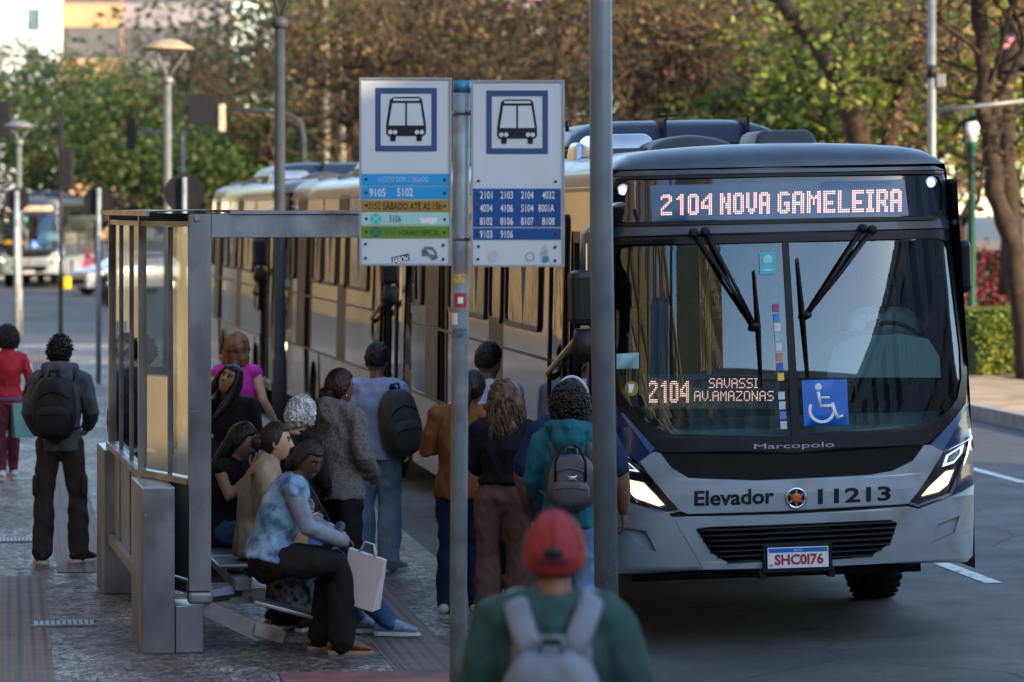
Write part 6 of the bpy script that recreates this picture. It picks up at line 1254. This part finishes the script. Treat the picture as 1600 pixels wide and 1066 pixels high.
# woman in pink
person('woman with auburn bob in a magenta sleeveless top facing the buses', W_(370, 30.3), -12, 1.66, P_(elR=(.25, -.03, 1.13), wrR=(.32, .10, .95), yaw=-10), SK[0], 'bob', HA, cloth('magenta_top', (.50, .035, .30)), blackC, shoeB, fem=True, sleeve='none', build=1.12, seed=4)
# standing woman looking up
person('woman with long black hair tilting her head up to look back', W_(362, 26.2), 172, 1.585, P_(yaw=-14, pit=26, rol=-20, head=(.015, .0, 1.572), elL=(-.22, .02, 1.12), wrL=(-.08, .2, 1.05), elR=(.22, .02, 1.12), wrR=(.06, .22, 1.0)), SK[1], 'long_front', HB, blackC, blackC, shoeB, fem=True, seed=5, handsK={'L': {'n': (0, .3, 1)}})
# seated: phone
ew = person('seated young woman with glasses and black hair looking at her phone', (-1.90, 23.75), -112, 1.66, Q_(pit=-24, yaw=8, neck=(0, .07, 1.08), head=(0, .125, 1.215), chest=(0, .03, .92), elR=(.21, .13, .84), wrR=(.10, .25, 1.02), elL=(-.2, .14, .80), wrL=(-.02, .33, .80)), SK[1], 'long', HB, blackC, jeansB, shoeB, fem=True, sleeve='none', seed=6, glasses=True, handsK={'R': {'d': (-.35, .35, .8), 'n': (-.8, -.2, .5), 'curl': .6}})
t = thing('phone', 'dark smartphone held up by the seated woman with glasses', 'phone', ew.location, ew.rotation_euler.z); bm = B(); M4 = Matrix.Translation((.055, .32, 1.10)) @ Matrix.Rotation(R(-28), 4, 'X') @ Matrix.Rotation(R(90), 4, 'Z'); box(bm, -.004, .004, -.037, .037, -.075, .075, bev=.003, mat=M4); obj('case', bm, M('phone_case', (.05, .06, .12), .3), t); bm = B(); box(bm, -.0055, -.0045, -.033, .033, -.07, .07, mat=M4); obj('screen', bm, M('phone_screen', (.02, .025, .04), .08), t)
# seated: beige fleece
beige = cloth('beige_fleece', (.34, .26, .175), bump=.7, bscale=140)
fw = person('seated woman in a beige fleece with hair in a bun, gazing at the buses', (-1.62, 22.78), -86, 1.72, Q_(head=(0, .12, 1.225), neck=(0, .07, 1.085), chest=(0, .02, .92), yaw=-2, pit=2, knL=(-.12, .42, .54), knR=(.08, .46, .52), anL=(-.12, .62, .10), anR=(.08, .82, .10), ftL=-5, ftR=-8, elR=(.21, .10, .80), wrR=(.10, .30, .74)), SK[0], 'bun', HD, beige, jeansB, shoeBl, fem=True, build=1.08, seed=7, collar=True, loose=1.5, leg_hem=.062)
t = thing('handbag', 'tan bag strap and bag on the shoulder of the woman in beige fleece', 'bag', fw.location, fw.rotation_euler.z); bm = B(); tube(bm, [(.15, .17, .70), (.165, .135, .98), (.14, .055, 1.115), (.15, -.045, 1.04), (.19, -.02, .80)], [(.022, .005)]*5, 8, side=V((1, 0, 0))); obj('strap', bm, M('tan_leather', (.36, .21, .09), .5, 0, .1, 12), t); bm = B(); sbox(bm, V((.17, .19, .64)), (.05, .13, .10), 3.5, 3); obj('bag_body', bm, M('tan_leather', (.36, .21, .09)), t)
# seated in front: denim vest
dye = M('tie_dye_denim', (.05, .15, .30), .85, 0, .3, 9, rgb2=(.30, .47, .60), bump=.3, bscale=200, dirt=((.018, .04, .10), 14)); greyS = cloth('grey_blue_knit', (.21, .25, .30))
def vest_sleeves(t, J, S, arm, torso, H):
    bm = B(); [arm(bm, s, .012) for s in 'LR']; me = remesh(bm, .012, 5); wrinkle(me, .007, 8, 3); me.transform(S); obj('sleeves', me, greyS, t, True)
gw = person('seated woman in a tie dyed denim vest holding a white paper bag', (-1.49, 21.98), -80, 1.66, Q_(pelvis=(0, .0, .61), chest=(0, .10, .93), waist=(0, .03, .75), neck=(0, .17, 1.08), head=(.02, .245, 1.205), yaw=-48, pit=-20, shL=(-.165, .13, 1.035), shR=(.165, .13, 1.035), elL=(-.2, .24, .82), elR=(.20, .22, .80), wrR=(.05, .46, .70), wrL=(-.03, .46, .72), knL=(-.09, .42, .57), knR=(.13, .44, .56), anL=(-.10, .34, .085), anR=(.14, .44, .085), ftL=0, ftR=-6), SK[3], 'low_bun', HB, dye, blackC, sandal, fem=True, build=1.10, sleeve='none', seed=8, loose=1.7, leg_hem=.085, bottom_loose=1.3, top_hem=-.03, extra=vest_sleeves, handsK={'R': {'d': (-.5, .6, -.6), 'n': (-.6, -.2, -.3), 'curl': .5}, 'L': {'d': (.45, .6, -.65), 'n': (.5, -.3, -.4), 'curl': .5}}, sole=M('sole_tan', (.3, .2, .12), .7))
paper = M('white_paper', (.56, .54, .55), .7, 0, .06, 4, bump=.2, bscale=14)
t = bag('paper_bag', 'white paper carrier bag hanging from the hands of the woman in the denim vest', (-.93, 21.93, .47), R(-35), .26, .10, .33, paper, paper, .07); t.rotation_euler = (R(7), R(14), R(-28))
t = thing('handbag', 'dark blue denim handbag slung over the lap of the woman in the vest', 'bag', gw.location, gw.rotation_euler.z); bm = B(); sbox(bm, V((-.04, .40, .70)), (.12, .03, .11), 3, 3, Matrix.Rotation(R(-35), 3, 'X')); obj('bag_body', bm, M('denim_bag', (.02, .05, .085), .6, 0, .2, 20), t); bm = B(); tube(bm, [(-.06, .38, .8), (-.1, .30, .95), (-.11, .22, 1.09), (-.10, .10, 1.1)], [(.014, .004)]*4, 6); obj('strap', bm, M('denim_bag', (.02, .05, .085)), t)
# elderly woman
pat = M('patterned_skirt', (.012, .013, .02), .85, 0, .2, 26, rgb2=(.33, .34, .40), bump=.2, bscale=100, detail=2)
person('elderly woman with curly white hair, black cardigan and patterned long skirt', W_(462, 23.2), -35, 1.50, P_(pit=-16, head=(0, .06, 1.56), neck=(0, .02, 1.43), elR=(.22, .04, 1.12), wrR=(.10, .24, 1.0), elL=(-.22, .04, 1.12), wrL=(-.1, .24, 1.0)), SK[0], 'curly_white', HW, cloth('black_cardigan', (.014, .013, .014)), pat, shoeB, fem=True, build=1.1, skirt=.85, seed=9,
       extra=lambda t, J, S, arm, torso, H: [obj('collar', (lambda bm: (tube(bm, [J['neck']+V((-.085, .05, -.05)), J['neck']+V((-.085, -.04, .0)), J['neck']+V((0, -.085, .015)), J['neck']+V((.085, -.04, .0)), J['neck']+V((.085, .05, -.05))], [(.03, .016)]*5, 8), bm.transform(S), bm)[2])(B()), cloth('peach_collar', (.40, .25, .17)), t), obj('earring', (lambda bm: (tube(bm, [V((.088, .0+.012*math.cos(R(a)), -.055+.016*math.sin(R(a)))) for a in range(0, 361, 30)], .002, 5, cap=False), bm.transform(S @ H), bm)[2])(B()), M('gold', (.7, .5, .2), .25, 1), t)])
# grey fleece woman
person('woman in a grey teddy fleece with maroon hair in a low bun', W_(527, 23.5), -38, 1.67, P_(yaw=-18, elR=(.24, -.02, 1.12), wrR=(.16, .17, 1.0), elL=(-.23, 0, 1.12), wrL=(-.1, .2, 1.0)), SK[2], 'low_bun', HM, M('teddy_fleece', (.17, .155, .145), .95, 0, .35, 60, bump=1., bscale=150, spec=.1), blackC, shoeB, fem=True, build=1.06, seed=10, loose=1.9, hood=True, leg_hem=.055,
       extra=lambda t, J, S, arm, torso, H: obj('earring', (lambda bm: (ell(bm, V((.088, .0, -.05)), (.005, .005, .012), sub=1), bm.transform(S @ H), bm)[2])(B()), M('gold', (.7, .5, .2), .25, 1), t))
# man in pale blue tee
tm = person('man in a pale blue t-shirt and light jeans with a bag on one shoulder', W_(588, 27.0), -8, 1.69, P_(yaw=-6, elR=(.25, -.02, 1.12), wrR=(.24, .12, .93), anL=(-.10, -.03, .085), anR=(.11, -.06, .085), ftR=-35), SK[2], 'fade', HB, cloth('pale_blue_tee', (.30, .36, .52)), jeansL, shoeG, sleeve='short', seed=11, leg_hem=.085, bottom_loose=2.2, loose=1.6)
backpack('dark olive grey rucksack hanging off the shoulder of the man in the pale blue tee', tm, (.205, -.135, 1.12), (.15, .115, .25), M('olive_nylon', (.050, .050, .048), .55, 0, .2, 10, bump=.15, bscale=180), blackC, Matrix.Rotation(R(35), 3, 'Z') @ Matrix.Rotation(R(-9), 3, 'Y'), straps=False, seed=4)
bm = B(); tube(bm, [(.10, -.03, 1.42), (.13, .075, 1.36), (.20, .09, 1.2)], [(.026, .008)]*3, 8, side=V((1, 0, 0))); tube(bm, [(.11, -.04, 1.42), (.16, -.12, 1.36)], [(.026, .008)]*2, 8, side=V((1, 0, 0))); obj('strap', bm, blackC, [o for o in bpy.data.objects if o.name.startswith('backpack')][-1])
# queue at the door
person('man in a white t-shirt with dark curls, head turned right, beside the bus door', W_(762, 27.0), -15, 1.84, P_(yaw=-20), SK[2], 'fade', HB, cloth('white_tee', (.58, .62, .70)), blackC, shoeB, z=.02, sleeve='short', seed=12, build=1.28, loose=1.6)
person('woman in a rust orange jacket with ponytail, partly behind the stop post', W_(722, 23.9), -12, 1.66, P_(head=(.07, .02, 1.56), yaw=-8, pit=-6, elL=(-.25, .02, 1.13), wrL=(-.05, .22, 1.25), elR=(.24, .06, 1.15), wrR=(.10, .2, 1.32)), SK[1], 'pony', HB, cloth('rust_jacket', (.25, .095, .03)), cloth('dark_jeans', (.015, .03, .08)), shoeW, fem=True, seed=13, loose=1.9, top_hem=-.12, leg_hem=.06)
mw = person('woman with wavy brown hair, black top and brown flared trousers', W_(786, 23.3), 2, 1.60, P_(elL=(-.22, .06, 1.13), wrL=(-.12, .22, 1.05), elR=(.215, .02, 1.12), wrR=(.13, .2, 1.02), yaw=12), SK[1], 'wavy', HBr, blackC, brownC, shoeB, fem=True, build=1.08, seed=14, leg_hem=.095, bottom_loose=1.6, top_hem=.07)
t = thing('handbag', 'brown leather shoulder bag at the hip of the woman in brown trousers', 'bag', mw.location, mw.rotation_euler.z); bm = B(); sbox(bm, V((.20, .0, .86)), (.07, .13, .10), 3, 3, Matrix.Rotation(R(20), 3, 'X')); obj('bag_body', bm, M('brown_leather', (.20, .10, .075), .5, 0, .12, 14), t); bm = B(); tube(bm, [(.2, -.05, .94), (.19, -.06, 1.1), (.15, -.03, 1.37), (.17, .09, 1.2), (.2, .06, .94)], .008, 6); obj('strap', bm, M('brown_leather', (.20, .10, .075)), t)
ow = person('broad person in a navy shirt wearing a white headband', W_(893, 22.75), -6, 1.79, P_(elR=(.30, -.02, 1.12), wrR=(.31, .08, .90), elL=(-.30, -.02, 1.12), wrL=(-.27, .12, .93)), SK[2], 'low_bun', HB, cloth('navy_shirt', (.012, .022, .065)), jeansB, shoeB, z=.02, sleeve='short', build=1.42, seed=15, loose=1.6,
            extra=lambda t, J, S, arm, torso, H: obj('headband', (lambda bm: (tube(bm, [V((.093*math.cos(R(a)), .025-.03*math.sin(R(a)), .135*math.sin(R(a)))) for a in range(0, 181, 12)], [(.007, .016)]*16, 8, side=V((0, 0, 1))), bm.transform(S @ H), bm)[2])(B()), M('headband_white', (.6, .6, .66), .7), t))
nw = person('person with a dark afro in a teal hoodie carrying a small grey backpack', W_(890, 21.6), -4, 1.64, P_(elL=(-.24, 0, 1.12), wrL=(-.17, .17, 1.0), elR=(.24, 0, 1.12), wrR=(.17, .17, 1.0), pit=-4), SK[2], 'afro', HB, cloth('teal_hoodie', (.012, .105, .14)), M('washed_jeans', (.06, .14, .27), .85, 0, .3, 6, rgb2=(.13, .25, .40)), shoeB, z=.17, hood=True, seed=16, loose=1.6)
b = backpack('small grey backpack with round handles on the person in teal', nw, (.02, -.185, 1.09), (.145, .085, .16), M('grey_faux_leather', (.055, .062, .072), .45, 0, .15, 8, bump=.1, bscale=120), M('grey_strap', (.07, .075, .085), .5, 0, .1, 8), straps=True, seed=7, pocket=True)
bm = B()
for s in (-1, 1): tube(bm, [(.02+s*.09, -.27, 1.10), (.02+s*.09, -.29, 1.22), (.02+s*.05, -.27, 1.30), (.02+s*.02, -.25, 1.31)], .008, 6)
obj('carry_handle', bm, blackC, b); bm = B(); ell(bm, V((.03, -.281, 1.12)), (.022, .006, .014), sub=2); [tube(bm, [(.03-.03*s, -.281, 1.105), (.03+.03*s, -.281, 1.135)], .005, 6) for s in (-1, 1)]; obj('metal_emblem', bm, alu, b)
# red cap man, foreground
redC = M('red_cap_cloth', (.27, .022, .026), .8, 0, .1, 14, bump=.3, bscale=180)
def cap(t, J, S, arm, torso, H):
    bm = hair_shell(lambda d: (d.z-(-.22+.30*d.y))/.06+.5, lambda d: .022-.006*d.z, .002, 4, 1); ell(bm, V((0, -.005, .137)), (.010, .010, .006), sub=1)
    prism(bm, [(.085*math.cos(R(a)), .06+.13*math.sin(R(a))) for a in range(0, 181, 15)], .018, .026, axis='z'); bm.transform(S @ H); c = obj('cap', bm, redC, t)
    bm = B(); ell(bm, V((0, -.112, .012)), (.034, .012, .022), sub=2); bm.transform(S @ H); obj('cap_opening', bm, HB, c)
    bm = B()
    for k in range(6): a_ = k*math.pi/3; tube(bm, [headpt((math.cos(e)*math.sin(a_), math.cos(e)*math.cos(a_), math.sin(e))) * 1. + V((math.cos(e)*math.sin(a_), math.cos(e)*math.cos(a_), math.sin(e)))*.0225 for e in [R(x) for x in range(5, 90, 12)]], .0022, 4)
    bm.transform(S @ H); obj('cap_seams', bm, M('cap_seam', (.13, .012, .014), .8, 0, .1, 9), c)
    bm = B(); tube(bm, [V((.0+.115*math.sin(R(a)), -.122*math.cos(R(a))+.0, -.01)) for a in range(-24, 25, 8)], [(.004, .010)]*7, 6, side=V((0, 0, 1))); bm.transform(S @ H); obj('cap_strap', bm, M('cap_strap_dark', (.05, .02, .03), .6), c)
pm = person('man in a red baseball cap seen from behind in the foreground', W_(866, 11.4), -3, 1.75, P_(elL=(-.26, 0, 1.12), elR=(.26, 0, 1.12)), SK[2], 'under_cap', HB, cloth('dark_green_tee', (.030, .075, .068)), blackC, shoeB, sleeve='short', build=1.05, seed=17, extra=cap, loose=1.8)
b = backpack('grey backpack on the man in the red cap', pm, (0, -.215, 1.13), (.155, .095, .17), M('grey_nylon', (.16, .19, .23), .6, 0, .12, 10, bump=.2, bscale=160), M('grey_nylon', (.16, .19, .23)), K=1.75/1.7, seed=9, pocket=True, straps=False)
for s in (-1, 1):
    bm = B(); tube(bm, [(s*.05, -.19, 1.27), (s*.085, -.165, 1.35), (s*.115, -.085, 1.43), (s*.125, .01, 1.455), (s*.13, .10, 1.39), (s*.135, .13, 1.2)], [(.04, .014)]*6, 10, side=V((1, 0, 0))); bm.transform(Matrix.Scale(1.75/1.7, 4)); obj('strap', bm, M('grey_nylon', (.16, .19, .23)), b)
bm = B(); tube(bm, [(-.12, -.155, 1.27), (0, -.17, 1.265), (.12, -.155, 1.27)], [(.02, .05)]*3, 10, side=V((0, 1, 0))); bm.transform(Matrix.Scale(1.75/1.7, 4)); obj('yoke', bm, M('grey_nylon', (.16, .19, .23)), b)
# person beyond the glass
person('person in a dark jacket standing beyond the far shelter glass', W_(226, 28.4), 10, 1.70, P_(), SK[2], 'short', HB, cloth('dark_jacket', (.014, .017, .026)), cloth('dark_trousers', (.012, .013, .016)), shoeB, seed=18, loose=1.8, build=1.1)
# driver
dl = BM @ V((.82, 1.27, 1.03)); person('bus driver in a pale blue shirt behind the windscreen', (dl.x, dl.y), 8+180, 1.72, Q_(elR=(.24, .14, .82), wrR=(.2, .38, .95), elL=(-.24, .14, .82), wrL=(-.2, .38, .95)), SK[2], 'short', HB, cloth('driver_shirt', (.42, .58, .70)), blackC, shoeB, z=dl.z, seed=19, sleeve='short')
